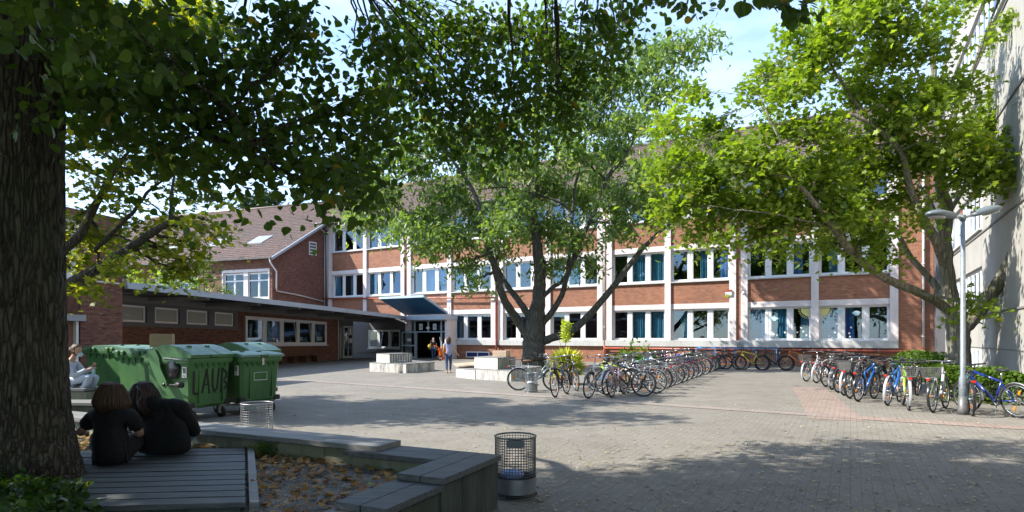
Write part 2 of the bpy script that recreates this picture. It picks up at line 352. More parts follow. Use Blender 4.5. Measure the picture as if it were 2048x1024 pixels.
# red paver strips (measured on the ground)
def strip(name,a,b,w,z,label):
    a=Vector(a[:2]); b=Vector(b[:2]); d=(b-a).normalized(); n=Vector((-d.y,d.x))*w/2
    return sheet(name,[a+n,a-n,b-n,b+n],z,M['paver_red'],label)
s0=G(1618,775); s1=G(1672,838); strip('red_paving_strip',s0,s1+(s1-s0)*.02,.95,.004,'red paver strip between the bicycle rows')
strip('red_paving_strip',G(1640,831),G(2300,872),.55,.008,'red paver strip running to the right')
M['paver_faint']=paver_mat('faint_red_pavers',(.30,.255,.225,1),(.27,.23,.205,1),(.19,.165,.145,1),-UA+R(90))
strip('red_paving_strip',G(1640,831),G(560,758),.42,.008,'faint red paver strip crossing the yard').data.materials[0]=M['paver_faint']
gbm=MB().prism([(-9.5,9.0),(-9.5,1.0),(-2.5,1.0),(-1.15,3.9),(-.42,5.35),(-4.1,7.05)],0,.33,bot=False)
tag(gbm.build('gravel_bed',M['gravel']),'raised gravel bed inside the bench walls','gravel',kind='structure')
if 0: sheet('x',[],0,M['gravel'],'gravel bed inside the bench walls')

# ------------------------------------------------------------------ main school building (local: x=s along facade, y inwards, z up)
SCH=thing('school_building','long red brick school block with white framed window bays and tiled roof','building',(19.17,30.0,0),UA)
EB=[.36,-7.40,-15.45,-23.46,-31.70,-40.19]     # pair edges (right to left)
ZT=11.0
def part(mb,name,mat,par=SCH,label=None):
    o=mb.build(name,mat,par)
    if label: o['label']=label
    return o
# end brick wall, plinth, back shell, gables, roof
m=MB().box(.36,1.83,.10,11.9,0,ZT); part(m,'end_wall',M['brick'])
m=MB()
for z0,z1 in ((0,1.03),): m.box(-27.4,.358,.15,.45,z0,z1)
m.box(-40.19,-31.72,.15,.45,0,1.03)
part(m,'plinth_wall',M['brick'])
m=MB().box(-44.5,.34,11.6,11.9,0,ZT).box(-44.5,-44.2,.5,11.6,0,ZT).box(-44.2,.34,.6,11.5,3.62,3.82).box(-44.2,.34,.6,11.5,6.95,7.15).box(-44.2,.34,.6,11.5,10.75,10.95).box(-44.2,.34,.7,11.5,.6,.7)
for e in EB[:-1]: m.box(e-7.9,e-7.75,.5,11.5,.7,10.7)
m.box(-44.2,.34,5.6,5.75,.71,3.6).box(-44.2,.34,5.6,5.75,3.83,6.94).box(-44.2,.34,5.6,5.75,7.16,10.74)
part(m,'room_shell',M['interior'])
# roof: corrugated pantiles, real relief
def pantile(mb, x0,x1, A, B, up, pitch=.30, row=.36, amp=.035, lift=.035):
    """A: eave point fn(x)->(y,z), B ridge; uses linear interpolation, relief along 'up'"""
    nx=int((x1-x0)/pitch*4); L=math.dist(A,B); nr=int(L/row)
    b=len(mb.v); rowsv=[]
    for r in range(nr):
        for e in (0,1):
            t=(r+e*.999)/nr; y=A[0]+(B[0]-A[0])*t; z=A[1]+(B[1]-A[1])*t; h=lift*(1-e)
            ids=[]
            for i in range(nx+1):
                x=x0+(x1-x0)*i/nx; ph=(i%4)
                hh=h+amp*(1.0,.15,-.3,.15)[ph]
                mb.v.append(Vector((x,y+up[0]*hh,z+up[1]*hh))); ids.append(len(mb.v)-1)
            rowsv.append(ids)
    mb.smooth=False
    for a,c in zip(rowsv,rowsv[1:]):
        for i in range(nx): mb.face([a[i],a[i+1],c[i+1],c[i]])
    return mb
th=math.atan2(4.2,6.6)
m=MB(); pantile(m,-44.0,2.3,(-.6,11.12),(6.0,15.32),(-math.sin(th),math.cos(th)))
m.poly([(-44,12.6,11.12),(2.3,12.6,11.12),(2.3,6.0,15.32),(-44,6.0,15.32)]).poly([(-44.0,12.6,11.1),(-44.0,6.0,15.30),(-44.0,-.6,11.1)]).poly([(2.28,-.6,11.1),(2.28,6,15.3),(2.28,12.6,11.1)])
rf=part(m,'roof',M['roof'])
m=MB().tube([(-44.1,6,15.36),(2.4,6,15.36)],.12,8); m.build('ridge_cap',M['roof'],rf)
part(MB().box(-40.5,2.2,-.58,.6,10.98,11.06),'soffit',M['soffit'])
m=MB()
rings=[]
for x in (-40.6,2.4):
    rings.append([(x,-.72+.08*math.cos(a),11.12+.08*math.sin(a)) for a in [R(q) for q in (180,210,240,270,300,330,360)]]+[(x,-.655,11.13),(x,-.785,11.13)])
m.loft(rings); part(m,'gutter',M['gutter'])
part(MB().box(-40.19,.36,-.02,.3,10.62,10.97),'eave_beam',M['pinkwhite'])
# white pillars and bands
def pillar(x0,x1,z0=1.40,z1=10.62,y0=0,y1=.42): part(MB().box(x0,x1,y0,y1,z0,z1),'pillar',M['pinkwhite'])
fr_me={}
def window(par,x0,x1,z0,z1,y,n=3,gap=.26,edge=.07,cur='',glass='glass',tilt=()):
    """white frame with n sashes; cur: per-sash codes: L/R/F curtain left/right/full (lower case teal), '.' none, Y yellow room"""
    m=MB(); W=x1-x0; pw=(W-2*edge-(n-1)*gap)/n
    m.box(x0,x1,y,y+.07,z0,z0+edge).box(x0,x1,y,y+.07,z1-edge,z1)
    m.box(x0,x0+edge,y,y+.07,z0+edge,z1-edge).box(x1-edge,x1,y,y+.07,z0+edge,z1-edge)
    for i in range(n-1):
        a=x0+edge+(i+1)*pw+i*gap; m.box(a,a+gap,y,y+.07,z0+edge,z1-edge)
        m.box(a+gap*.42,a+gap*.5,y-.014,y,z0+edge,z1-edge)
    m.box(x0-.02,x1+.02,y-.13,y-.002,z0-.05,z0-.005)
    w=m.build('window',M['frame'],par)
    for i in range(n):
        a=x0+edge+i*(pw+gap); t=MB(); e=.045
        for q in ((a,a+pw,z0+edge,z0+edge+e),(a,a+pw,z1-edge-e,z1-edge),(a,a+e,z0+edge+e,z1-edge-e),(a+pw-e,a+pw,z0+edge+e,z1-edge-e)):
            t.box(q[0]+.003,q[1]-.003,y+.018,y+.058,q[2]+.003,q[3]-.003)
        sa=t.build('sash',M['frame'],w)
        m2=MB().poly([(a+e,y+.035,z0+edge+e),(a+pw-e,y+.035,z0+edge+e),(a+pw-e,y+.035,z1-edge-e),(a+e,y+.035,z1-edge-e)]); pn=m2.build('pane',M[glass],w)
        if i in tilt:
            for o in (sa,pn):
                o.location=(0,y*0,0); o.rotation_euler=(0,0,0)
                for vv in o.data.vertices: vv.co.y += -.0+.16*(vv.co.z-(z0+edge))/(z1-z0)
        c=cur[i] if i<len(cur) else '.'
        if c in 'LRFlrf':
            mm=MB(); xa,xb=(a,a+pw*.55) if c in 'Ll' else ((a+pw*.45,a+pw+.1) if c in 'Rr' else (a-.05,a+pw+.1)); k=26
            top=[]; bot=[]
            for j in range(k+1):
                x=xa+(xb-xa)*j/k; yy=y+.22+.05*math.sin(j*1.7+i)+.02*math.sin(j*4.1)
                top.append((x,yy,z1+.05)); bot.append((x+.03*math.sin(j),yy+.03*math.sin(j*2.2),z0-.1))
            b=len(mm.v); mm.v+= [Vector(p) for p in top]+[Vector(p) for p in bot]; mm.smooth=True
            for j in range(k): mm.face([b+j,b+j+1,b+k+1+j+1,b+k+1+j])
            mm.build('curtain',M['curtain' if c.isupper() else 'curtain_teal'],w)
        if c=='Y': MB().box(a-.2,a+pw+.35,y+1.6,y+1.7,z0-.2,z1+.2).build('yellow_room_wall',M['room_yellow'],w)
    return w
# bays: for each pair: windows (right bay then left bay)
cur3={ # (pair, bay): floor strings GF, F2, F3
 (0,0):('FL.','r..','.r.'),(0,1):('Ffr','..L','..r'),(1,0):('r.Y','.rR','r..'),(1,1):('.ff','.ff','.F.'),
 (2,0):('...','ff.','.r.'),(2,1):('...','...','...'),(3,0):('l..','lr.','...'),(3,1):('','.FL','.R.'),(4,0):('','l..','..l'),(4,1):('','lr.','...')}
rects=[]
for k in range(5):
    xr,xl=EB[k],EB[k+1]+.26
    # pillars: right, middle, left
    mid=(xr+xl)/2; pl=.36; pillar(xr-pl,xr); pillar(xl,xl+pl); pillar(mid-.18,mid+.18)
    for j,(a,b) in enumerate(((mid+.18,xr-pl),(xl+pl,mid-.18))):
        gf=not(k==3 and j==1) and k!=4
        def cs(fl):
            s=cur3[(k,j)][fl]; return (s+'...')[:3].replace(' ','.')
        rects.append((k,j,a,b))
        # reveals: lintels and spandrels set back 11 cm
        if gf: part(MB().box(a,b,.11,.42,3.27,3.58),'lintel',M['pinkwhite'])
        part(MB().box(a,b,.11,.42,6.80,7.12),'lintel',M['pinkwhite'])
        m=MB()
        zlo=3.58 if (gf or k==4) else 3.72
        m.box(a,b,.112,.40,zlo,4.84); part(m,'brick_panel',M['brick'])
        m=MB().box(a,b,.112,.40,7.12,8.62); part(m,'brick_panel',M['brick'])
        part(MB().box(a,b,-.01,.14,4.84,4.90),'sill',M['band']); part(MB().box(a,b,-.01,.14,8.62,8.68),'sill',M['band'])
        if gf: window(SCH,a+.005,b-.005,1.42,3.27,.27,cur=cs(0))
        window(SCH,a+.005,b-.005,4.93,6.80,.27,cur=cs(1),tilt=((0,) if (k,j)==(4,1) else ((1,2) if (k,j)==(4,0) else ())))
        window(SCH,a+.005,b-.005,8.70,10.62,.27,cur=cs(2),tilt=((1,) if (k+j)%3==0 else ()))
        # blinds boxes on the top floor
        part(MB().box(a+.01,b-.01,.12,.26,10.42,10.61),'blind_box',M['band'])
    # brick joint strip with downpipe
    if k<4: part(MB().box(EB[k+1]+.002,EB[k+1]+.258,.10,.42,0,10.62),'joint_strip',M['brick'])
    else: part(MB().box(EB[5],EB[5]+.258,.06,.42,0,10.62),'joint_strip',M['brick'])
# sill band of the ground floor
part(MB().box(-27.45,.36,-.03,.30,1.03,1.40),'sill_band',M['band'])
# low bay beside the canopy (below the first floor)
part(MB().box(-40.19,-31.62,.115,.40,0,3.6),'lower_wall',M['brick'])
# downpipes
def pipe(pts,r,mat,name,par=SCH,br=()):
    m=MB().tube(pts,r,10)
    for p in br: m.cyl(p,r*1.35,.05,10)
    return part(m,name,mat,par)
for x in (-15.32,): pipe([(x,.0,11.05),(x,.0,1.2)],.055,M['pipe_white'],'downpipe',br=[(x,0,z) for z in (2.2,4.4,6.6,8.8)]); pipe([(x,.0,1.2),(x,0,.05)],.06,M['pipe_red'],'downpipe')
pipe([(-31.57,.03,11.05),(-31.57,.03,4.9)],.05,M['pipe_red'],'downpipe')
pipe([(1.4,-.02,11.0),(1.4,-.02,1.05)],.06,M['pipe_white'],'downpipe',br=[(1.4,-.02,z) for z in (1.6,3.4,5.2,7.6)])
pipe([(1.4,-.02,1.05),(1.36,-.05,.92),(1.2,-.07,.88),(-3,-.07,.885),(-9,-.07,.89),(-15.32,-.07,.9)],.062,M['pipe_red'],'horizontal_pipe')
m=MB()
for x in [1-i*1.5 for i in range(11)]: m.box(x,x+.03,-.16,.15,.80,1.0)
part(m,'pipe_brackets',M['gutter'])
pipe([(-23.30,-.16,4.35),(-27,-.16,4.46),(-33,-.16,4.62),(-40.6,-.16,4.86)],.058,M['pipe_red'],'horizontal_pipe')
pipe([(-23.30,-.16,4.35),(-23.3,-.12,4.2),(-23.3,-.1,1.3),(-23.3,-.1,.05)],.062,M['pipe_red'],'downpipe',br=[(-23.3,-.1,z) for z in (1.2,2.4,3.6)])
pipe([(-23.30,.03,11.0),(-23.3,.03,4.4)],.05,M['pipe_white'],'downpipe')
for k,(x0,x1) in enumerate(((-27.1,-23.9),(-31.0,-27.9),(-35.6,-32.3),(-39.4,-36.3))):
    m=MB()
    for i in range(3):
        x=x0+(i+.5)*(x1-x0)/3; z=4.38+(-23.3-x)*.03
        m.tube([(x,.11,z),(x,-.18,z-.02),(x+.05,-.42,z+.0)],.016,6)
    part(m,'pipe_bracket',M['gutter'])
M['cellar']=pm('cellar_pane',(.012,.035,.12,1),.25,.2,4)
# basement vent windows
for x0,x1 in ((-26.0,-24.0),):
    m=MB().box(x0,x1,.10,.16,.12,.55); w=m.build('cellar_window',M['frame'],SCH)
    MB().box(x0+.08,(x0+x1)/2-.04,.08,.098,.19,.48).build('pane',M['cellar'],w); MB().box((x0+x1)/2+.04,x1-.08,.08,.098,.19,.48).build('pane',M['cellar'],w)
part(MB().bbox(-18.3,-17.2,.06,.16,.1,.55,.01),'vent_cover',M['frame'])
# small wall fittings
al=MB().box(-7.98,-7.62,-.09,-.002,3.98,4.18); o=al.build('alarm_box',M['frame'],SCH); MB().box(-7.98,-7.62,-.10,-.002,4.185,4.30).build('alarm_light',M['pipe_red'],o)
o=MB().tube([(-7.0,.02,4.15),(-6.95,-.28,4.05)],[.07,.09],10).build('security_camera',M['frame'],SCH); MB().box(-7.03,-6.9,-.02,.10,4.16,4.24).build('bracket',M['gutter'],o)
o=MB().torus((0,0,0),.11,.025,20,6).build('wall_lamp',M['chrome'],SCH,loc=(-7.18,-.08,1.22)); MB().ell((0,0,0),(.09,.05,.09)).build('lamp_glass',M['lampglass'],o)
# paper window decorations (bay A/B of the ground floor)
xa,xb=[(a,b) for k,j,a,b in rects if (k,j)==(0,0)][0]; xc,xd=[(a,b) for k,j,a,b in rects if (k,j)==(0,1)][0]
def sun_dec(cx,cz,side,y=.262):
    m=MB(); n=18; r=.42
    pts=[(cx,y,cz)]+[(cx+side*r*math.cos(-R(90)*i/n*1.0),y,cz+r*math.sin(-R(90)*i/n)) for i in range(n+1)]
    m.poly(pts)
    for i in range(8):
        t=-R(90)*(i+.5)/8; u=Vector((side*math.cos(t),0,math.sin(t))); w=Vector((-u.z,0,u.x)); c=Vector((cx,y,cz))
        m.poly([c+u*.46-w*.018,c+u*.56-w*.018,c+u*.56+w*.018,c+u*.46+w*.018])
    part(m,'paper_sun',M['paper_yellow'])
sun_dec(xd-.10,3.14,-1); sun_dec(xa+.10,3.14,1)
rr=random.Random(3); m=MB()
def blob(mb,cx,cz,r,y=.262,n=10,sx=1.0):
    mb.poly([(cx+sx*r*(1+.22*math.sin(3*t+cx*9))*math.cos(t),y,cz+r*(1+.2*math.cos(4*t))*math.sin(t)) for t in [2*math.pi*i/n for i in range(n)]])
for cx,cz in ((xa+.95,2.95),(xa+1.75,2.85),(xc+1.35,2.62)): m=MB(); blob(m,cx,cz,.12,sx=1.6); part(m,'paper_cloud',M['paper_blue'])
m=MB()
for cx,cz in ((xa+.3,2.0),(xa+.5,1.65),(xa+.75,1.85),(xa+.85,2.3),(xa+.4,2.4),(xa+1.5,2.1),(xa+1.42,1.8),(xa+1.45,1.62),(xd-.4,1.9),(xd-.25,1.7),(xd-.5,2.1),(xd-.7,1.85),(xc+1.9,1.85),(xc+1.5,1.7),(xc+2.1,1.6),(xa+.62,1.57)): blob(m,cx,cz,.05)
blob(m,xc+1.25,1.75,.17,sx=.8); part(m,'paper_flowers',M['paper'])
# lit yellow wall + dark board in the open room right
part(MB().box(-1.25,-.35,1.4,1.45,1.0,2.4),'blackboard',M['interior_dark'])

# entrance porch in front of bay H, flush with the dark vestibule wall
PY=-1.12; xl,xr=-30.22,-26.98
part(MB().box(-30.62,-30.22,PY-.03,PY+.25,0,2.84),'entrance_pillar',M['pinkwhite']); part(MB().box(-26.98,-26.78,PY-.03,PY+.25,0,2.84),'entrance_pillar',M['pinkwhite'])
part(MB().box(-30.72,-26.74,PY-.45,-.56,2.842,3.15).box(-30.72,-26.74,-.56,.09,2.842,3.15) if 0 else MB().box(-30.72,-26.74,PY-.45,.09,2.842,3.15),'entrance_beam',M['fascia'])
part(MB().box(-26.94,-26.80,PY+.26,.10,0,2.84),'porch_side_wall',M['pinkwhite'])
part(MB().box(-31.3,-27.78,-.01,.40,3.17,3.72),'entrance_lintel',M['pinkwhite'])
part(MB().box(-27.78,-27.40,-.02,.4,0,3.72),'entrance_pier',M['pinkwhite'])
d=MB(); y=PY+.08
for a,b,c,e in ((xl,xr,2.76,2.84),(xl,xr,1.94,2.02),(xl,xl+.07,0,2.76),(xr-.07,xr,0,2.76),(xl+.34,xl+.44,2.02,2.76),(-28.62,-28.52,2.02,2.76),(xr-.46,xr-.36,0,2.76),(xl+.50,xl+.58,0,1.94)):
    d.box(a+.001,b-.001,y,y+.08,c+.001,e-.001)
dr=part(d,'door_frame',M['frame_blue'])
def pane_q(a,b,c,e): return MB().poly([(a,y+.04,c),(b,y+.04,c),(b,y+.04,e),(a,y+.04,e)])
for q_ in ((xl+.44,-28.62,2.02,2.76),(-28.52,xr-.46,2.02,2.76),(xr-.36,xr-.07,.1,2.76),(xl+.07,xl+.34,2.02,2.76),(xl+.07,xl+.50,.1,1.94)): pane_q(*q_).build('pane',M['glass_dim'],dr)
for cx in (-29.25,-27.98):
    n_=part(MB().box(cx-.15,cx+.15,y+.0,y+.025,2.14,2.56),'paper_notice',M['paper'])
    m2=MB()
    for q in (-.08,.0,.08): m2.box(cx+q-.022,cx+q+.022,y-.006,y-.002,2.20,2.50)
    m2.build('notice_print',M['greyband'],n_)
part(MB().box(-28.72,-28.42,y-.03,y-.004,2.2,2.34),'exit_sign',M['paper'])
# open door leaf (swings outwards, standing in front of the left pillar)
w=1.22; lf=MB()
for a,b,c,e in ((0,w,1.90,1.98),(0,w,.02,.16),(0,.08,.16,1.9),(w-.08,w,.16,1.9),(.08,w-.08,.92,1.02)): lf.box(a,b,-.03,.03,c,e)
leaf=lf.build('door_leaf',M['frame_blue'],SCH,loc=(xl+.60,PY-.06,0),rz=R(186))
for c,e in ((.16,.92),(1.02,1.9)): MB().poly([(.08,0,c),(w-.08,0,c),(w-.08,0,e),(.08,0,e)]).build('pane',M['glass_dim'],leaf)
MB().box(.4,.72,.006,.012,1.28,1.5).build('notice',M['paper'],leaf)
MB().tube([(w-.06,.03,.8),(w-.06,.08,.8),(w-.06,.08,1.15),(w-.06,.03,1.15)],.014,6).build('handle',M['chrome'],leaf)
# entrance hall: floor, back wall, stair
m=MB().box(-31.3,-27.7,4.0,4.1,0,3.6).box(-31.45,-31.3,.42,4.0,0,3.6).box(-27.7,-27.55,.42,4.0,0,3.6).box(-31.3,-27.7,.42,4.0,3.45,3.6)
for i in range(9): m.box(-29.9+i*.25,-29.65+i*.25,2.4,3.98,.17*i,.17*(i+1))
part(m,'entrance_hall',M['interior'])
m=MB()
for i in range(7): m.box(-30.9+i*.45,-30.65+i*.45,3.95,3.99,2.1+.03*i,2.55)
part(m,'hall_pictures',M['interior_dark'])

# blue lift-up awning over the entrance
AW=thing('entrance_awning','blue undersided awning slab tilted upwards over the school entrance','awning',(19.17,30.0,0),UA)
a0,a1=-31.55,-27.45
M['awn_top']=M['awn_edge']
def slab(z0,z1,th,mb,ins=0):
    A=[(a0+ins,-.12,z0),(a1-ins,-.12,z0),(a1-ins,-3.0,z1),(a0+ins,-3.0,z1)]
    b=len(mb.v); mb.v+=[Vector(p) for p in A]+[Vector((p[0],p[1]-.0,p[2]+th)) for p in A]
    for q in ((0,1,2,3),(7,6,5,4),(1,0,4,5),(2,1,5,6),(3,2,6,7),(0,3,7,4)): mb.face([b+i for i in q])
mb=MB(); slab(3.30,4.36,.16,mb); mb.build('frame_slab',M['awn_edge'],AW)
mb=MB(); slab(3.285,4.345,.01,mb,.10); mb.build('underside_panel',M['awn'],AW)
mb=MB().box(a0+2.02,a0+2.06,-3.0,-.12,3.2,3.21)
for v in mb.v: v.z=3.27+(-.12-v.y)/2.88*1.06
mb.build('panel_joint',M['black'],AW)
MB().tube([(a1-.2,-.0,4.9),(a1-.2,-1.8,4.1)],.02,6).tube([(a0+.3,0,4.9),(a0+.3,-1.8,4.1)],.02,6).build('tie_rod',M['gutter'],AW)

# ------------------------------------------------------------------ left wing with gable
WA=math.atan2(-.335,.942)
WG=thing('gabled_wing','brick wing with tiled gable roof, skylights and first floor windows above the flat canopy','building',(-18.4,45.4,0),WA)
# local x: towards right (0 at the front corner), y inwards
def wl(p): # world -> local
    d=Vector((p[0]+18.4,p[1]-45.4)); return (d.x*math.cos(WA)+d.y*math.sin(WA), -d.x*math.sin(WA)+d.y*math.cos(WA))
Q=wl((-15.8+.497*.1,50.0+.868*.1)); G9=wl((-18.4+.497*10.2,45.4+.868*10.2))
wins=[(-2.45,-.35),(-4.85,-2.75),(-9.6,-7.5),(-12.0,-9.9)]
m=MB().box(-26,0,0,.3,6.86,7.9).box(-26,0,0,.3,0,4.5).box(-7.4,-4.95,0,.3,4.5,6.86).box(-.25,0,0,.3,4.5,6.86).box(-26,-12.1,0,.3,4.5,6.86)
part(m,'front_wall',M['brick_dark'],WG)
for (a,b) in ((-4.95,-.25),(-12.1,-7.4)):
    m=MB(); m.box(a,b,-.03,.28,6.66,6.88).box(a,b,-.03,.28,4.46,4.56).box(a,a+.12,-.03,.28,4.56,6.66).box(b-.12,b,-.03,.28,4.56,6.66).box((a+b)/2-.22,(a+b)/2+.22,.02,.28,4.56,6.66)
    part(m,'window_surround',M['pinkwhite'],WG)
for a,b in wins:
    w=window(WG,a,b,4.6,6.62,.14,n=2,gap=.12,edge=.08,glass='glass_dim'); MB().box(a+.08,b-.08,.12,.139,5.95,6.05).build('transom',M['frame'],w)
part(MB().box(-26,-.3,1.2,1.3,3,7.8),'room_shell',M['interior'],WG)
gx,gy=Q[0],Q[1]
# gable wall: quad strip from the corner inward
m=MB(); e1=Vector((Q[0],Q[1],0)); nn=e1.normalized()*5.4
pts=[(0,0,0),(e1.x,e1.y,0),(e1.x,e1.y,11.25),(0,0,7.75)]
th_=Vector((-e1.y,e1.x,0)).normalized()*.25
b=len(m.v); m.v+=[Vector(p) for p in pts]+[Vector(p)+th_ for p in pts]
for q in ((0,1,2,3),(7,6,5,4),(1,5,6,2),(0,3,7,4),(3,2,6,7)): m.face([b+i for i in q])
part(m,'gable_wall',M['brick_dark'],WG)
# vent in gable
c=e1*.55
m=MB(); nrm=Vector((e1.y,-e1.x,0)).normalized(); tx=e1.normalized()
def gq(t0,t1,z0,z1,off): return [tx*t0+nrm*off+Vector((0,0,z0)),tx*t1+nrm*off+Vector((0,0,z0)),tx*t1+nrm*off+Vector((0,0,z1)),tx*t0+nrm*off+Vector((0,0,z1))]
vt=MB().poly(gq(3.55,4.35,8.35,9.45,.02)).build('gable_vent',M['frame'],WG)
mm=MB()
for i in range(4): mm.poly(gq(3.62,4.28,8.43+i*.25,8.6+i*.25,.035))
mm.build('slats',M['greyclad'],vt)
# roof
RD=9.2; rs=.665
ridge=(RD,7.9+rs*RD); th2=math.atan(rs)
m=MB()
def skew(mb,b0,off):   # shear x with y so the verge follows the gable line
    for v in mb.v[b0:]: v.x+= (v.y)*off
off=e1.x/e1.y
pantile(m,-26,.55,(-.5,7.9-.25),(RD,7.9+rs*RD),(-math.sin(th2),math.cos(th2)))
m.poly([(-26,RD*2,7.9),(.55,RD*2,7.9),(.55,RD,7.9+rs*RD),(-26,RD,7.9+rs*RD)])
skew(m,0,off); rf=part(m,'roof',M['roof'],WG)
b=MB(); b.box(.50,.62,-.55,5.2,0,.22)
for v in b.v: v.z+=7.9+rs*v.y-.08; v.x+=v.y*off
b.build('verge_board',M['zinc'],rf)
b=MB().tube([(-26+RD*off,RD,7.95+rs*RD),(.5+RD*off,RD,7.95+rs*RD)],.11,8); b.build('ridge_cap',M['roof'],rf)
for (a,y0) in ((-4.6,1.9),(-9.0,1.9),(-13.4,1.9)):
    b=MB().box(a,a+1.5,y0,y0+1.1,0,.12); c=MB().box(a+.1,a+.70,y0+.1,y0+1.0,.12,.13).box(a+.8,a+1.4,y0+.1,y0+1.0,.12,.13)
    for q in (b,c):
        for v in q.v: v.z+=7.9+rs*v.y+.03; v.x+=v.y*off
    sk=part(b,'skylight',M['zinc'],WG); c.build('pane',M['frost'],sk)
rings=[]
for x in (-26,.5): rings.append([(x,-.62+.075*math.cos(a_),7.62+.075*math.sin(a_)) for a_ in [R(q) for q in (180,210,240,270,300,330,360)]]+[(x,-.56,7.63),(x,-.68,7.63)])
part(MB().loft(rings),'gutter',M['gutter'],WG)
pp=[(.25,-.6,7.55),(.3,-.5,7.2),(.45,-.05,6.6),(.45,-.05,5.4)]
e=tx
pp+= [tuple(tx*.35+nrm*.08+Vector((0,0,5.15))),tuple(tx*2.5+nrm*.08+Vector((0,0,4.95))),tuple(tx*5.0+nrm*.08+Vector((0,0,4.6)))]
pipe(pp,.055,M['pipe_white'],'downpipe',WG)
pipe([tuple(tx*5.15+nrm*.10+Vector((0,0,10.9))),tuple(tx*5.15+nrm*.10+Vector((0,0,3.0)))],.05,M['zinc'],'downpipe',WG)
pipe([tuple(tx*4.2+nrm*.1+Vector((0,0,11.0))),tuple(tx*5.3+nrm*.2+Vector((0,0,10.2))),tuple(tx*5.35+nrm*.2+Vector((0,0,4.8)))],.055,M['pipe_white'],'downpipe',WG)
# second half of wing to the left is closed by an end wall
part(MB().box(-26,-25.7,0,18,0,7.9),'end_wall',M['brick_dark'],WG)

# ------------------------------------------------------------------ low annex under the canopy (local x: along the wall away from the viewer, y: to the left/behind, z)
AD=Vector((.275,1.0)).normalized(); AA=math.atan2(AD.y,AD.x)
AO=Vector((-12.36,41.3))
AX=thing('low_annex','low brick annex with a strip of small windows under a grey roof band','building',(AO.x,AO.y,0),AA)
# lines here drop gently towards the far end, like the real one
SH=-.022
def shear(o):
    for v in o.data.vertices: v.co.z+= SH*v.co.x*(min(v.co.z,3)/3)
    for c in o.children: shear(c)
LW=-17.5
m=MB().box(LW,-9.15-.3,0,.25,0,1.94).box(LW,-9.15-.3,0,.25,2.9,3.4).box(-9.45,-9.0,0,.25,0,3.4).box(-9.0,-1.0,0,.25,0,1.02).box(-9.0,-1.0,0,.25,2.62,3.4).box(-1.0,.45,0,.25,0,3.4)
m.box(-17.4,3.6,.28,5,3.25,3.35)
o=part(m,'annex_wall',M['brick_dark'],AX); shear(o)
m=MB().box(LW,5.0,-.12,-.005,2.72+.08,3.32); o=part(m,'roof_band',M['greyband'],AX); shear(o)
# small windows in a grey surround
x0,x1=-16.9,-9.62; m=MB().box(x0,x1,-.05,.2,1.86,2.02).box(x0,x1,-.05,.2,2.68,2.80); n=4; w=(x1-x0)/n
for i in range(n+1):
    a=x0+i*w; m.box(a-(.20 if i else 0),a+(.2 if i<n else 0) ,-.05,.2,2.02,2.68)
o=part(m,'window_surround',M['greyclad'],AX); shear(o)
for i in range(n):
    a=x0+i*w+.2; b=a+w-.4-.12
    ww=MB(); 
    for q in ((a,b,2.03,2.10),(a,b,2.60,2.67),(a,a+.06,2.10,2.60),(b-.06,b,2.10,2.60)): ww.box(q[0],q[1],-.035,.05,q[2],q[3])
    fr=ww.build('window',M['frame'],AX); pn=MB().box(a+.06,b-.06,0,.012,2.10,2.60).build('pane',M['frost'],fr)
    MB().box(b+.01,b+.11,.05,.06,2.03,2.67).build('gap',M['interior_dark'],fr)
    shear(fr)
w=window(AX,-8.95,-1.05,1.05,2.60,-.03,n=5,gap=.30,edge=.14,glass='glass',tilt=(2,3)); shear(w)
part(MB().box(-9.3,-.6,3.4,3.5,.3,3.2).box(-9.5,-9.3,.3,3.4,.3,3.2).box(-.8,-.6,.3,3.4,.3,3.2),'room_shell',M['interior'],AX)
m=MB()
for x in (-5.9,-3.9,-3.85,-1.7,-2.0): m.box(x,x+.3,.10,.105,1.35,1.62)
part(m,'window_notice',M['paper'],AX)
# end pier with pipe, recess with door
pipe([(.30,-.07,2.75),(.30,-.07,0)],.045,M['pipe_white'],'downpipe',AX)
part(MB().box(.45,.6,0,1.2,0,2.8),'recess_side',M['greyclad'],AX)
part(MB().box(.6,3.5,.62,.72,0,2.9),'recess_wall',M['greyclad'],AX)
dm=MB()
for a,b,c,e_ in ((1.95,3.25,2.3,2.4),(1.95,2.05,.03,2.3),(2.58,2.66,.03,2.3),(3.15,3.25,.03,2.3),(2.05,3.15,.03,.2)): dm.box(a,b,.50,.60,c,e_)
dr=part(dm,'glazed_door',M['pipe_white'],AX); MB().box(2.05,2.58,.54,.55,.2,2.3).box(2.66,3.15,.54,.55,.2,2.3).build('pane',M['glass_dim'],dr)
MB().box(2.72,3.0,.48,.498,1.75,2.25).box(2.7,3.12,.48,.498,1.15,1.5).box(2.15,2.45,.48,.498,1.3,1.7).build('notice',M['paper'],dr)
MB().ell((2.55,.46,1.0),(.05,.04,.05)).ell((2.72,.46,1.0),(.05,.04,.05)).build('handle',M['chrome'],dr)
part(MB().box(.75,1.8,.56,.61,.03,2.3),'side_door',M['frost'],AX)

# dark vestibule wall with window beside the entrance (flush with the porch)
V0,V1=PY-.02,PY+.2
m=MB().box(-37.6,-30.62,V0,V1,0,.72).box(-37.6,-30.62,V0,V1,2.14,3.1).box(-37.6,-34.35,V0,V1,.72,2.14).box(-31.15,-30.62,V0,V1,.72,2.14)
part(m,'vestibule_wall',M['greyclad'])
window(SCH,-34.35,-31.15,.72,2.14,V0+.02,n=3,gap=.2,edge=.1,glass='glass_dim',tilt=(1,2))
part(MB().box(-37,-30.7,V1+.7,V1+.75,.2,3.0),'vestibule_back',M['interior_dark'])
part(MB().box(-35.6,-30.9,V0-.35,V0-.002,.40,.48),'window_seat',M['greyclad'])

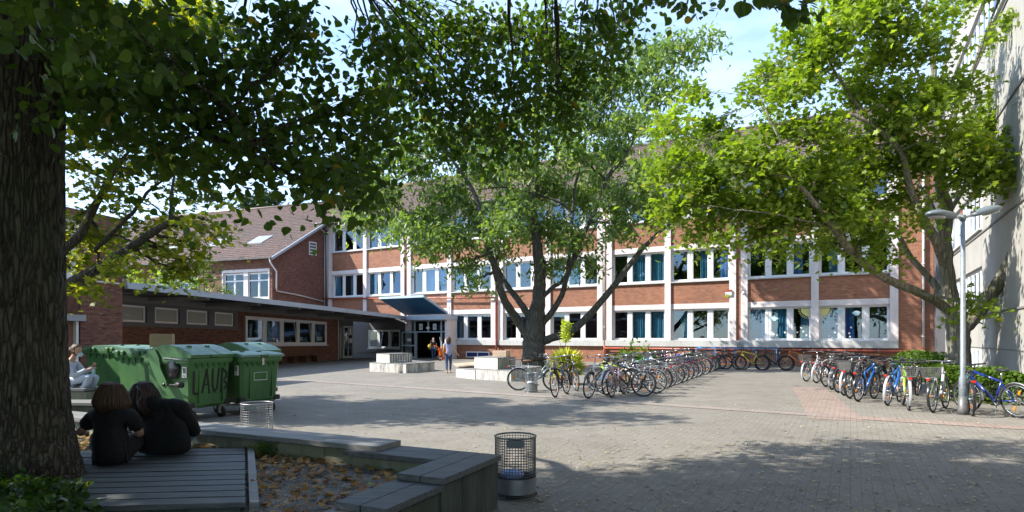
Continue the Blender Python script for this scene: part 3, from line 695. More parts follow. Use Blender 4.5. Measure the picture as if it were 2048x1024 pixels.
# canopy slab over the walkway
CP=thing('walkway_canopy','long flat roofed walkway canopy with grey blue fascia running to the entrance','canopy',(0,0,0))
def edge(t): return Vector((-13.64,20.9))+(Vector((-7.95,43.4))-Vector((-13.64,20.9)))*t
def zc(t): return 3.56-.40*t
m=MB(); n=12
outer=[edge(i/n) for i in range(n+1)]; inner=[AO+AD*(LW-0+ (5.2-LW)*i/n)+Vector((-AD.y,AD.x))*(.3) for i in range(n+1)]
rings=[]
for i in range(n+1):
    t=i/n; o_,q=outer[i],inner[i]
    rings.append([(o_.x-.06,o_.y,zc(t)-.12),(q.x,q.y,zc(t)-.14),(q.x,q.y,zc(t)-.02),(o_.x-.06,o_.y,zc(t)-.01)])
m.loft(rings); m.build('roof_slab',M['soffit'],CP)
m=MB(); rings=[]
for i in range(n+1):
    t=i/n; o_=outer[i]; rings.append([(o_.x,o_.y,zc(t)-.24),(o_.x-.05,o_.y,zc(t)-.24),(o_.x-.05,o_.y,zc(t)),(o_.x,o_.y,zc(t))])
m.loft(rings); m.build('fascia',M['fascia'],CP)
for i in range(7):                      # downstand ribs under the soffit
    t=(i+.35)/7; o_=edge(t); nn_=Vector((-AD.y,AD.x)); z=zc(t)
    rb=MB(); a=o_+nn_*.5; b=o_+nn_*3.6; w2=Vector((AD.x,AD.y))*.09
    pts=[a-w2,a+w2,b+w2,b-w2]; rb.prism([(p.x,p.y) for p in pts],z-.30,z-.15); rb.build('soffit_rib',M['greyband'],CP)
end=edge(1); fp=None
fq=Vector((19.17,30.0))+Vector((.868,-.497))*(-30.74)+Vector((-.497,-.868))*1.58
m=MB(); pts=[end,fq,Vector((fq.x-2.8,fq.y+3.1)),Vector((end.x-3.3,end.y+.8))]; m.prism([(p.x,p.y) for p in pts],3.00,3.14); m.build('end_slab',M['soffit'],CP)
m=MB(); w2=(fq-end).normalized(); pp=Vector((w2.y,-w2.x))*.04; m.prism([(p.x,p.y) for p in (end-pp,end+pp,fq+pp,fq-pp)][::-1],2.92,3.16); m.build('end_fascia',M['fascia'],CP)
# thin steel posts
for t in (.55,.8):
    pass

# ------------------------------------------------------------------ brick block at the far left
BK=thing('brick_side_building','two storey dark brick building corner with roller shutter behind the big trunk','building',(-13.70,20.8,0),math.atan2(1,.2515))
# local x: away from viewer, y left
m=MB().box(-1.55,0,0,6,0,5.75).box(-12,-2.9,0,6,0,5.75).box(-2.9,-1.55,0,6,5.45,5.75)
o=part(m,'brick_wall',M['brick_dark'],BK)
part(MB().box(-2.9,-1.551,.02,.3,2.32,3.45),'soldier_course_panel',M['brick_vert'],BK)
part(MB().box(-2.9,-1.55,-.02,.1,3.45,3.52).box(-12,-.002,-.03,-.001,3.44,3.49),'string_course',M['pipe_white'],BK)
w=window(BK,-2.86,-1.6,3.56,5.4,.12,n=1,edge=.1,glass='glass_dim')
part(MB().box(-2.9,-1.55,1,1.1,0,5.6),'room_shell',M['interior_dark'],BK)
m=MB()
for i in range(26): m.box(-2.85,-1.72,.1,.13,.06+i*.085,.06+i*.085+.078)
part(m,'roller_shutter',M['pipe_red'],BK)
part(MB().box(-2.9,-1.45,-.12,.1,2.12,2.32),'shutter_box',M['zinc'],BK); part(MB().box(-1.72,-1.64,-.03,.1,.0,2.12),'shutter_rail',M['frame'],BK)
pipe([(.06,-.05,5.7),(.06,-.05,3.7),(.06,-.1,3.3)],.06,M['zinc'],'downpipe',BK)
M['shutter']=pm('shutter_clay',(.26,.115,.075,1),.6,.15,4)
for o in BK.children:
    if o.name.startswith('roller_shutter'): o.data.materials[0]=M['shutter']

# ------------------------------------------------------------------ grey building at the right (local x: towards the viewer along the wall, y: behind)
RO=Vector((20.85,28.55)); RDv=Vector((-.497,-.868)); RA=math.atan2(RDv.y,RDv.x)
GB=thing('grey_concrete_building','tall pale rendered building with ribbon windows along the right edge','building',(RO.x,RO.y,0),RA)
# behind the wall is the +y side in this local frame? local y = rotate(+90) of RDv -> (.868,-.497) = away to the right : inside
fl=[(2.5,4.05),(5.35,6.92),(8.5,10.1),(11.45,13.1)]
m=MB(); XW=9.55; XE=34
zz=0
zs=[0]+[v for f_ in fl for v in f_]+[14.6]
for i in range(0,len(zs),2):
    m.box(.25,XW,0,.4,zs[i],zs[i+1])
m.box(XW,XE,0,.4,0,11.45).box(XW,XE,0,.4,13.1,14.6).box(.25,.9,0,.4,2.5,4.05).box(.25,.9,0,.4,5.35,6.92).box(.25,.9,0,.4,8.5,10.1).box(.25,.9,0,.4,11.45,13.1)
m.box(.25,.6,.4,12,0,14.6).box(XE-.3,XE,.4,12,0,14.6).box(.25,XE,12,12.3,0,14.6)
part(m,'rendered_wall',M['greywhite'],GB)
part(MB().box(.25,XE,-.0,12.3,14.602,14.8),'roof_slab',M['gutter'],GB)
m=MB()
for z in (2.35,5.15,8.3,11.25): m.box(.2,XE,-.035,-.001,z,z+.05)
for z in (1.22,): m.box(2,XE,-.02,-.001,z,z+.03)
part(m,'joint_ledge',M['greyband'],GB)
for z0,z1 in fl:
    x=.95; w=(XW-.95)/5
    n=5 if z0<11 else 14
    for i in range(n):
        a=.95+i*w
        if i%3==2 and z0<11: part(MB().box(a,a+w*.25,.08,.2,z0,z1),'brick_infill',M['brick'],GB); a+=w*.25; ww=w*.75
        else: ww=w
        if a+ww>XE: break
        wn=window(GB,a+.01,a+ww-.02,z0+.03,z1-.02,.10,n=2,gap=.1,edge=.08,glass='glass',cur='..')
    part(MB().box(.8,(XW if z0<11 else XE-1),-.10,-.001,z0-.06,z0-.005),'window_ledge',M['frame'],GB)
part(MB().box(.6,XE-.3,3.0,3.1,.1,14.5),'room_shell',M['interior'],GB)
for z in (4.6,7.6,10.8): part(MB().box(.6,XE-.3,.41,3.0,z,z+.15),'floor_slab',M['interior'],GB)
# cellar windows and light wells
for i in range(2):
    a=6.6+i*1.55; window(GB,a,a+1.3,.15,1.15,-.06,n=2,gap=.08,edge=.06,glass='glass_dim')
# dark joint wall between the two buildings
DJ=tag(MB().box(1.84,3.1,-.9,2.0,0,13.9).build('dark_stair_tower',M['greyclad'],None,loc=(19.17,30.0,0),rz=UA),'narrow dark grey clad link wall between brick school and pale building','wall')
# ------------------------------------------------------------------ bicycles
CM={}
def fcol(name,c,metal=0,rough=.3):
    if name not in CM: CM[name]=pm('bike_paint_'+name,c+(1,),rough,.12,6,metal=metal,coat=.4)
    return CM[name]
COL={'black':(.014,.014,.016),'dark grey':(.05,.052,.055),'silver':(.42,.43,.45),'white':(.66,.66,.66),'grey green':(.22,.30,.29),'blue':(.01,.11,.42),
 'light blue':(.05,.30,.55),'lime green':(.32,.50,.03),'pale pink':(.62,.42,.45),'purple':(.22,.03,.28),'green':(.03,.25,.08),'teal':(.01,.20,.22),'orange':(.62,.16,.02),'yellow':(.65,.50,.02),'dark blue':(.01,.03,.22),'red':(.42,.02,.02),'cream':(.55,.50,.38)}
MC={}
def cache(key,fn):
    if key not in MC: MC[key]=fn()
    return MC[key]
def arc(c,r,a0,a1,n=14,y=0): return [(c[0]+r*math.cos(R(a0+(a1-a0)*i/n)),y,c[1]+r*math.sin(R(a0+(a1-a0)*i/n))) for i in range(n+1)]
def b_tyre(fat): return cache(('tyre',fat),lambda: MB().torus((0,0,0),.325,.026 if fat else .019,40,8).mesh('tyre',M['rubber']))
def b_rim(mt): return cache(('rim',mt),lambda: MB().torus((0,0,0),.298,.010,36,6).mesh('rim',M[mt]))
def b_wheel():
    def f():
        m=MB(); m.tube([(0,-.05,0),(0,.05,0)],.022,8)
        for k in range(24):
            a=2*math.pi*k/24+.1; s=.03*(1 if k%2 else -1); b=a+(.35 if (k//2)%2 else -.35)
            m.tube([(.02*math.cos(b),s,.02*math.sin(b)),(.292*math.cos(a),0,.292*math.sin(a))],.0022,3,cap=False)
        return m.mesh('wheel',M['steel'])
    return cache('wheel',f)
RA_,FA_=(-.53,.34),(.53,.34)
def b_frame(style,col):
    def f():
        m=MB(); bb=(-.09,0,.29); st=(-.235,0,.74); ht=(.335,0,.93); hb=(.405,0,.69)
        if style=='mtb': st=(-.24,0,.70); ht=(.34,0,.90)
        m.tube([ht,hb],.025,8); m.tube([bb,st],.021,8)
        if style=='step':
            m.tube([(.39,0,.74),(.22,0,.52),(.05,0,.36),bb],.027,8); m.tube([(.36,0,.86),(.18,0,.62),(.0,0,.45),(-.13,0,.42)],.020,8)
        elif style=='holland': m.tube([(.385,0,.77),(.30,0,.52),(.14,0,.34),bb],.032,8)
        else:
            m.tube([(.39,0,.73),bb],.026 if style=='road' else .031,8); m.tube([(.345,0,.87),(-.225,0,.70)],.021 if style=='road' else .026,8)
        for s in (-.055,.055):
            m.tube([(bb[0],s*.5,bb[2]),(RA_[0],s,.34)],.009,6); m.tube([(st[0],s*.3,st[2]-.05),(RA_[0],s,.34)],.008,6)
        m.tube([(bb[0],-.035,bb[2]),(bb[0],.035,bb[2])],.026,10)
        return m.mesh('frame',fcol(col,COL[col],.0 if col not in('silver',) else .6))
    return cache(('frame',style,col),f)
def b_fork(col,sus):
    def f():
        m=MB()
        for s in (-.05,.05):
            m.tube([(.405,s*.9,.66),(.45,s,.52),(.53,s,.34)],[.014 if sus else .010,.014 if sus else .009,.007],6)
        m.tube([(.405,-.05,.665),(.405,.05,.665)],.014,6); m.tube([(.405,0,.665),(.40,0,.70)],.017,6)
        return m.mesh('fork',fcol(col,COL[col]))
    return cache(('fork',col,sus),f)
def b_bar(kind):
    def f():
        m=MB(); m.mi=0
        if kind=='straight':
            m.tube([(.335,0,.92),(.32,0,.99),(.37,0,1.01)],.014,6); m.tube([(.35,-.30,1.02),(.37,-.12,1.01),(.37,.12,1.01),(.35,.30,1.02)],.012,6)
            m.mi=1
            for s in (-1,1): m.tube([(.352,s*.19,1.015),(.348,s*.31,1.02)],.018,8); m.tube([(.36,s*.17,1.01),(.42,s*.22,.98)],.007,5)
        elif kind=='drop':
            m.tube([(.335,0,.92),(.33,0,.96),(.42,0,.97)],.013,6)
            for s in (-1,1): m.tube([(.42,0,.97),(.42,s*.2,.97),(.50,s*.21,.95),(.50,s*.21,.86),(.40,s*.21,.83)],.012,6)
            m.mi=1
        else:
            m.tube([(.335,0,.92),(.32,0,1.03),(.36,0,1.06)],.013,6)
            for s in (-1,1):
                m.tube([(.36,0,1.06),(.38,s*.12,1.07),(.30,s*.26,1.07),(.12,s*.30,1.05)],.011,6)
            m.mi=1
            for s in (-1,1): m.tube([(.20,s*.288,1.058),(.08,s*.302,1.045)],.018,8); m.tube([(.30,s*.26,1.06),(.22,s*.25,1.02)],.007,5)
        return m.mesh('handlebar',[M['chrome'] if kind!='straight' else M['black'],M['plastic_black']])
    return cache(('bar',kind),f)
def b_saddle(brown,h):
    def f():
        m=MB(); m.tube([(-.235,0,.72),(-.26,0,.86+h)],.013,6)
        m.mi=1; m.ell((-.27,0,.895+h),(.14,.085,.032),12,6,f=lambda d:1 if d.x<0 else 1); 
        for v in m.v:
            if v.z>.85+h and v.x>-.27: v.y*=max(.28,1-(v.x+.27)/.14*.75); v.x+=.02
        return m.mesh('saddle',[M['chrome'],M['bench_wood'] if brown else M['plastic_black']])
    return cache(('saddle',brown,h),f)
def b_crank():
    def f():
        m=MB(); m.torus((-.09,-.045,.29),.085,.008,24,5); 
        for k in range(5): a=k*1.257; m.tube([(-.09,-.045,.29),(-.09+.085*math.cos(a),-.045,.29+.085*math.sin(a))],.005,4)
        m.tube([(-.09,-.06,.29),(.03,-.065,.19)],.010,6); m.tube([(-.09,.06,.29),(-.21,.065,.39)],.010,6)
        for z0 in (.372,.208): m.tube([(-.09,-.045,z0),(-.53,-.045,.34+(.035 if z0>.3 else -.035))],.005,4)
        m.torus((-.53,-.045,.34),.036,.008,12,5)
        m.mi=1; m.box(-.02,.08,-.15,-.07,.178,.2); m.box(-.26,-.16,.07,.15,.38,.402)
        return m.mesh('crankset',[M['steel'],M['plastic_black']])
    return cache('crank',f)
def b_guard(col,rear):
    def f():
        c=RA_ if rear else FA_; m=MB(); a0,a1=(10,215) if rear else (30,190); n=18; b=0
        for i in range(n+1):
            a=R(a0+(a1-a0)*i/n)
            for s,h in ((-.027,-.010),(0,.0),(.027,-.010)): m.v.append(Vector((c[0]+(.365+h)*math.cos(a),s,c[1]+(.365+h)*math.sin(a))))
        m.smooth=True
        for i in range(n):
            for j in range(2): m.face([i*3+j,i*3+j+1,(i+1)*3+j+1,(i+1)*3+j])
        m.smooth=False
        e=R(a1-25)
        for s in (-.04,.04): m.tube([(c[0],s,c[1]),(c[0]+.36*math.cos(e),s*.6,c[1]+.36*math.sin(e))],.003,4)
        return m.mesh('mudguard',fcol(col,COL[col]))
    return cache(('guard',col,rear),f)
def b_rack(mt):
    def f():
        m=MB()
        for s in (-.06,.06): m.tube([(-.26,s*.5,.68),(-.36,s,.735),(-.82,s,.735)],.006,5); m.tube([(-.53,s*1.1,.34),(-.62,s,.735)],.005,5); m.tube([(-.53,s*1.1,.34),(-.74,s,.735)],.005,5)
        for x in (-.42,-.55,-.68,-.82): m.tube([(x,-.06,.735),(x,.06,.735)],.005,5)
        return m.mesh('luggage_rack',M[mt])
    return cache(('rack',mt),f)
def b_basket(rear,mt,solid):
    def f():
        m=MB(); x0,x1,z0,z1=(-.80,-.44,.745,.95) if rear else (.42,.70,.78,1.0); w0,w1=.12,.165; nx=9;nz=5
        def ring(t): 
            z=z0+(z1-z0)*t; w=w0+(w1-w0)*t; e=.03*(1-t); return [(x0+e,-w,z),(x1-e,-w,z),(x1-e,w,z),(x0+e,w,z)]
        for k in range(nz+1):
            r=ring(k/nz); m.tube(r+[r[0]],.0055 if k in(0,nz) else .0028,4)
        a,b=ring(0),ring(1)
        for s in range(4):
            p0,p1,q0,q1=Vector(a[s]),Vector(a[(s+1)%4]),Vector(b[s]),Vector(b[(s+1)%4])
            for k in range(nx): t=k/nx; m.tube([p0.lerp(p1,t),q0.lerp(q1,t)],.0028,4,cap=False)
        for k in range(7): t=(k+.5)/7; m.tube([(x0+.03+(x1-x0-.06)*t,-w0,z0),(x0+.03+(x1-x0-.06)*t,w0,z0)],.0028,4,cap=False)
        if solid:
            for s in range(4): p0,p1,q0,q1=a[s],a[(s+1)%4],b[s],b[(s+1)%4]; m.poly([Vector(p)*.0+Vector(p) for p in (p0,p1,q1,q0)])
        return m.mesh('basket',M[mt])
    return cache(('basket',rear,mt,solid),f)
def b_stand(): return cache('stand',lambda: MB().tube([(-.16,.03,.28),(-.2,.16,.02),(-.22,.17,.01)],.009,6).mesh('kickstand',M['steel']))
def b_light(rear): 
    return cache(('light',rear),lambda:(MB().bbox(-.87,-.83,-.035,.035,.69,.735,.008) if rear else MB().tube([(.47,0,.80),(.53,0,.80)],[.03,.036],10)).mesh('light',M['tail_red'] if rear else M['lampglass']))
M['tail_red']=pm('red_reflector',(.6,.02,.01,1),.2,.1,9); M['reflector']=pm('orange_reflector',(.85,.25,.01,1),.25,.1,9)
def b_refl(): return cache('refl',lambda:(MB().bbox(-.02,.02,-.012,.012,.13,.21,.004).bbox(-.02,.02,-.012,.012,-.21,-.13,.004)).mesh('spoke_reflector',M['reflector']))
def bicycle(label,loc,head,style='road',col='black',bar=None,basket=None,rack=True,guard=True,gcol=None,fat=False,brown=False,steer=0,lean=4,scale=1.0,light=True,rim='steel',solid=False,bmat='steel_dull',group='bicycles parked in the school yard'):
    t=thing('bicycle',label,'bicycle',loc,head,group); t.rotation_euler=(R(lean),0,head); t.rotation_mode='XYZ'; t.scale=(scale,)*3
    h=.0 if style!='mtb' else .04
    link('frame',b_frame(style,col),t)
    fk=link('fork',b_fork(gcol or col,fat),t)
    for nme,c in (('wheel',RA_),('wheel',FA_)):
        w=link(nme,b_wheel(),t,(c[0],0,c[1]),(0,rnd.uniform(0,6),R(steer) if c is FA_ else 0)); link('tyre',b_tyre(fat),w); link('rim',b_rim(rim),w)
        if light: link('spoke_reflector',b_refl(),w)
    link('handlebar',b_bar(bar or ('straight' if style=='mtb' else 'swept')),t,(0,0,0),(0,0,0))
    link('saddle',b_saddle(brown,h),t); link('crankset',b_crank(),t); link('kickstand',b_stand(),t)
    if guard: link('mudguard',b_guard(gcol or 'black',True),t); link('mudguard',b_guard(gcol or 'black',False),t)
    if rack: link('luggage_rack',b_rack('steel' if col in('silver','white','grey green') else 'black'),t)
    if basket:
        link('basket',b_basket(basket=='rear',bmat,solid),t)
    if light: link('tail_light',b_light(True),t); link('headlight',b_light(False),t)
    return t
def at(px,py,hd,dist=0):
    g=G(px,py); return g
def by_rear(px,py,hd):   # rear wheel contact at the pixel
    g=G(px,py); return (g.x+.53*math.cos(R(hd)), g.y+.53*math.sin(R(hd)),0)
def by_front(px,py,hd):
    g=G(px,py); return (g.x-.53*math.cos(R(hd)), g.y-.53*math.sin(R(hd)),0)
bk=[]
def B(px,py,hd,how,label,**k):
    loc={'r':by_rear,'f':by_front}[how](px,py,hd); bicycle(label,loc,R(hd),**k); bk.append(loc)
# left cluster, nearest ones described one by one
B(1037,781,-4,'r','grey green ladies bicycle standing side on beside the small wire bin',style='step',col='grey green',gcol='silver',brown=True,basket='rear')
B(1111,795,-112,'f','black bicycle with front basket facing the yard, left of the white one',style='step',col='black',basket='front',lean=6)
B(1177,797,-125,'f','white framed step through bicycle in front of the tall yellow grass',style='holland',col='white',gcol='black',lean=-5)
B(1224,795,-118,'f','pale pink ladies bicycle next to the white one',style='step',col='pale pink',gcol='pale pink',lean=5,basket='rear')
B(1286,793,150,'r','black bicycle with lime green neighbour and low kickstand at the corner of the row',style='road',col='black',basket='rear',bar='straight')
B(1262,787,146,'r','lime green mountain bicycle squeezed behind the front black bicycle',style='mtb',col='lime green',gcol='black',fat=True,rack=False)
B(1310,787,152,'r','white city bicycle with pale luggage rack second in the left row',style='step',col='white',gcol='cream')
B(1215,780,-100,'f','silver bicycle half hidden behind the pale pink one',style='step',col='silver',gcol='silver')
B(1153,782,-80,'f','dark grey bicycle behind the white framed one near the pot',style='road',col='dark grey')
p0=G(1313,783); p1=G(1425,742); 
cols=[('silver','step','front'),('black','road',None),('silver','road','rear'),('dark grey','step','front'),('black','step',None),('purple','road',None),('dark grey','mtb',None),('dark blue','road','rear'),('black','step',None),('silver','step',None),('dark grey','road','rear'),('green','mtb',None)]
ords=['third','fourth','fifth','sixth','seventh','eighth','ninth','tenth','eleventh','twelfth','thirteenth','fourteenth']
for i,(c,s,bs) in enumerate(cols):
    t=(i+.7+rnd.uniform(-.28,.28))/12; g=p0.lerp(p1,t); hd=150+rnd.uniform(-12,12)
    loc=(g.x+.53*math.cos(R(hd)),g.y+.53*math.sin(R(hd)),0)
    bicycle('%s %s bicycle%s, %s of the left row'%(c,{'step':'step through','road':'touring','mtb':'mountain'}[s],' with basket' if bs else '',ords[i]),loc,R(hd),style=s,col=c,basket=bs,gcol=rnd.choice(['black','black','silver',c]),lean=rnd.uniform(-9,11),bmat='pink_wire' if False else 'steel_dull',solid=bs=='front' and i==3)
cols=[('light blue','step',None),('purple','step',None),('green','road',None),('light blue','road',None),('silver','step','rear'),('black','road',None),('cream','step',None),('black','mtb',None),('blue','mtb',None),('black','step','rear'),('silver','road',None)]
for i,(c,s,bs) in enumerate(cols):
    t=(i+.4)/11; g=p0.lerp(p1,t)+Vector((-1.75,.35,0)); hd=-28+rnd.uniform(-14,14)
    bicycle('%s %s bicycle%s, %s in the far left row'%(c,{'step':'step through','road':'touring','mtb':'mountain'}[s],' with rear basket' if bs else '',['first','second']+ords[:9] and (['first','second']+ords)[i]),(g.x+.5*math.cos(R(hd)),g.y+.5*math.sin(R(hd)),0),R(hd),style=s,col=c,basket=bs,gcol=rnd.choice(['black','black','silver',c]),lean=rnd.uniform(-7,7))
# bicycles along the wall under the windows
for i,(px,py,hd,c,s,kw) in enumerate(((1402,741,150,'black','mtb',dict(fat=True)),(1428,738,146,'blue','mtb',dict(fat=True)),(1462,739,152,'dark grey','mtb',dict(fat=True)),(1502,740,150,'yellow','mtb',dict(gcol='black',fat=True)),(1548,741,150,'black','mtb',dict(fat=True)),(1596,740,150,'orange','mtb',dict(gcol='yellow',fat=True)))):
    g=G(px,py); bicycle(['black mountain bicycle at the left end of the wall row','blue mountain bicycle leaning by the blue railing','dark grey mountain bicycle between the blue and the yellow one','black and yellow mountain bicycle in front of the railing','large black mountain bicycle at the right end of the railing','orange and yellow mountain bicycle right of the railing'][i],(g.x,g.y,0),R(hd),style=s,col=c,rack=False,guard=False,light=False,lean=-6,rim='black',scale=1.04,**kw)
# right row
RR=[(1613,763,38,'silver','step','rear','silver','silver step through bicycle at the far end of the right row'),
 (1633,766,36,'silver','road','front','silver','silver touring bicycle with front basket, second from the far end, right row'),
 (1652,773,40,'dark grey','mtb',None,'black','dark grey mountain bicycle, third from the far end, right row'),
 (1664,779,44,'black','road',None,'silver','black touring bicycle with silver guards, fourth from the far end, right row'),
 (1676,785,42,'black','mtb',None,'black','black mountain bicycle, fifth from the far end, right row'),
 (1688,791,44,'silver','road','rear','silver','silver bicycle with rear basket, eighth from the near end, right row'),
 (1700,797,42,'black','step','rear','black','black bicycle with dark rear basket, seventh from the near end, right row'),
 (1716,803,40,'blue','road',None,'black','blue framed touring bicycle, sixth from the near end, right row'),
 (1775,811,44,'blue','mtb',None,'silver','bright blue mountain bicycle with red rear light beside the grey bush'),
 (1817,821,62,'lime green','road','rear','silver','white and lime green bicycle, fourth from the near end, right row'),
 (1866,825,42,'silver','holland','rear','black','silver low step bicycle with wire rear basket left of the lamp post'),
 (1944,832,60,'teal','road',None,'black','teal and silver trekking bicycle right against the lamp post'),
 (2036,836,100,'dark blue','mtb',None,'silver','dark blue mountain bicycle at the right edge before the hedge')]
for px,py,hd,c,s,bs,gc,lab in RR:
    bicycle(lab,by_rear(px,py,hd),R(hd),style=s,col=c,basket=bs,gcol=gc,lean=rnd.uniform(-5,6),rack=s!='mtb' or c=='blue',bar='straight' if s in('mtb','road') else None,solid=(px==1700),group='bicycles parked in the school yard')
inner=[(1705,766,215,'silver','road'),(1722,772,218,'black','mtb'),(1742,778,220,'teal','road'),(1765,784,222,'black','step'),(1792,790,218,'light blue','mtb'),(1690,757,214,'black','road'),(1672,752,212,'dark grey','step'),(1815,796,225,'black','road')]
for i,(px,py,hd,c,s) in enumerate(inner):
    g=G(px,py); bicycle('%s %s bicycle, %s in the far right row'%(c,{'step':'step through','road':'touring','mtb':'mountain'}[s],['eighth','seventh','sixth','third','second','fifth','fourth','first'][i] if False else (['fifth','fourth','third','second','first but one','sixth','seventh','nearest'][i])),(g.x+.3,g.y+.25,0),R(hd),style=s,col=c,lean=rnd.uniform(-6,6),bar='straight')

# ------------------------------------------------------------------ litter bins of wire
def wire_bin(label,loc,r=.2,h=.62,tray=.16,mt='steel_dull',rings=14,bars=34,z0=0,wr=.0032,trash=None):
    t=thing('litter_bin',label,'litter bin',loc,0,'wire litter bins')
    m=MB()
    for k in range(rings):
        z=.03+(h-.03)*k/(rings-1); m.torus((0,0,z),r,wr,30,4,ax='z')
    for k in range(bars):
        a=2*math.pi*k/bars; m.tube([(r*math.cos(a),r*math.sin(a),.03),(r*math.cos(a),r*math.sin(a),h)],wr*.8,4,cap=False)
    m.build('wire_basket',M[mt],t)
    MB().torus((0,0,h),r+.002,.009,36,8,ax='z').build('rim',M[mt],t)
    m=MB(); n=28; rr=r+.004
    m.smooth=True; m.loft([[(rr*math.cos(2*math.pi*i/n),rr*math.sin(2*math.pi*i/n),z) for i in range(n)] for z in (.05,.05+tray)],cap=False); m.smooth=False
    m.cyl((0,0,.05),r-.004,.012,24); m.build('bottom_tray',M['steel'],t)
    m=MB().torus((0,0,.008),r+.015,.007,30,6,ax='z')
    for k in range(6): a=k*1.047; m.tube([((r+.015)*math.cos(a),(r+.015)*math.sin(a),.008),(r*math.cos(a),r*math.sin(a),.06)],.004,4)
    m.build('foot_ring',M[mt],t)
    m=MB().box(-.09,.09,-r-.014,-r-.006,h-.075,h-.012); m.build('name_plate',M['lamp_grey'],t)
    if trash:
        tr=MB().ell((0,0,0),(r*.6,r*.5,.055),12,7,f=lambda d:1+.28*mn.noise(Vector((d.x*3,d.y*3,d.z*3+r*50)))); o=tr.build('bin_liner',M[trash],None,loc=(loc[0]-.03,loc[1]-.03,.05+tray+.02))
        tag(o,'crumpled %s rubbish lying in the wire bin %s'%({'trash_blue':'pale blue','paper':'white','cardboard':'brown'}[trash],'in the foreground' if r>.2 else ('by the parked bicycles' if loc[0]>0 else 'by the concrete seat')),'rubbish')
    return t
gb=G(1031,1001); wire_bin('large dark wire litter bin in the foreground beside the bench corner',(gb.x,gb.y+.19,0),.205,.60,.15,'steel_dull',22,44,trash='trash_blue')
wire_bin('galvanised wire litter bin behind the long bench near the green containers',(-3.86,8.95,0),.225,.60,.05,'steel',17,42)
g=G(1063,785); wire_bin('small silver wire bin with solid lower band beside the grey green bicycle',(g.x,g.y+.1,0),.175,.56,.2,'steel',16,26,trash='paper')
g=G(804,746); wire_bin('thin rusty wire bin against the left concrete seat block',(g.x,g.y+.1,0),.17,.55,.04,'bin_rust' if False else 'steel_dull',12,24,trash='cardboard')

# ------------------------------------------------------------------ concrete seat blocks in the yard
def quadblock(name,label,corners,z0,z1,mat,top=None,cat='seat block',ribs=False,group=None,parent=None):
    t=thing(name,label,cat,(0,0,0),0,group) if parent is None else parent
    m=MB(); m.prism([(p.x,p.y) for p in corners],z0,z1-.035); m.build('concrete_block',mat,t)
    c=sum((Vector((p.x,p.y)) for p in corners),Vector((0,0)))/len(corners)
    e=[Vector((p.x,p.y))+(Vector((p.x,p.y))-c).normalized()*.03 for p in corners]
    # boards
    n=4; A,B_,C_,D_=e
    for i in range(n):
        t0,t1=i/n+.012,(i+1)/n-.012
        q=[A.lerp(D_,t0),B_.lerp(C_,t0),B_.lerp(C_,t1),A.lerp(D_,t1)]
        bm=MB().prism([(p.x,p.y) for p in q],z1-.033,z1); bm.build('seat_board',M['deck2'],t)
    if ribs:
        a,b=corners[1],corners[2]; d=(b-a); L_=d.length; d=d.normalized(); nn=Vector((d.y,-d.x))
        m=MB()
        for i in range(9):
            s=a+d*L_*(i+.3)/9; e2=a+d*L_*(i+.75)/9
            m.prism([(p.x,p.y) for p in (s,s+nn*.02,e2+nn*.02,e2)][::-1],z0+.01,z1-.04)
        m.build('ribbed_face',M['conc_mid'],t)
    return t
def V2(v): return Vector((v.x,v.y))
a=V2(G(739,743));b=V2(G(812,746.5));c=V2(G(869,741.5)); d=a+c-b+Vector((.4,.9))
quadblock('seat_block','low weathered concrete seat block left of the walking woman',[a,b,c,d],0,.42,M['conc'])
k=.62; ctr=(a+b+c+d)/4
e0=V2(P(753,700,27.6));e1=V2(P(779,700,26.95));e2=V2(P(824,700,27.9)); e3=e0+e2-e1
quadblock('seat_block','upper ribbed concrete block stacked on the low left seat block',[e0,e1,e2,e3],.425,.84,M['conc_white'],ribs=True)
a=V2(G(912,754));b=V2(G(950,758.6)); d_=V2(G(905,741)); 
quadblock('seat_block','pale concrete end piece of the right seat group with slanting board',[a,b,b+Vector((.55,2.1)),a+Vector((.3,2.3))],0,.36,M['conc_white'])
b=b+Vector((.03,.0)); c1=V2(G(1022,763)); c2=V2(G(1046,756)); c3=b+c2-c1+Vector((.2,.5))
quadblock('seat_block','dark stained concrete seat block before the shade tree',[b,c1,c2+Vector((.8,1.3)),c3+Vector((.6,1.2))],0,.40,M['conc'])
e0=V2(P(949,700,22.9));e1=V2(P(995,700,21.7));e2=V2(P(1031,700,23.0)); e3=e0+e2-e1
quadblock('seat_block','bright white upper block jutting over the stained seat block',[e0,e1,e2,e3],.405,.84,M['conc_white'],ribs=True)
cc=P(1004,700,22.75); cr_=thing('wooden_crate','small pale wooden crate on the upper right seat block','crate',(cc.x-.02,cc.y,.842),R(-30))
for i in range(4): MB().box(-.30,.30,-.17,-.15,.005+i*.06,.058+i*.06).build('slat',M['crate_wood'],cr_); MB().box(.28,.30,-.149,.17,.005+i*.06,.058+i*.06).build('slat',M['crate_wood'],cr_); MB().box(-.30,-.28,-.149,.17,.005+i*.06,.058+i*.06).build('slat',M['crate_wood'],cr_)
MB().box(-.28,.28,-.149,.17,.005,.02).box(-.28,.28,-.149,.17,.22,.235).build('floor_board',M['crate_wood'],cr_)
m=MB(); a=G(906,742)+Vector((0,0,.2)); 
o=MB().poly([P(906,727,25.5),P(916,732.5,23.8),P(949,729,23.6),P(949,723.5,25.2)]); o.v=[Vector(v) for v in o.v]; b4=len(o.v); o.v+=[v-Vector((0,0,.04)) for v in o.v[:4]]; o.face([7,6,5,4]); [o.face([i,(i+1)%4,4+(i+1)%4,4+i][::-1]) for i in range(4)]
o=o.build('seat_plank',M['crate_wood']); tag(o,'light wooden plank seat sloping behind the pale end block','plank')

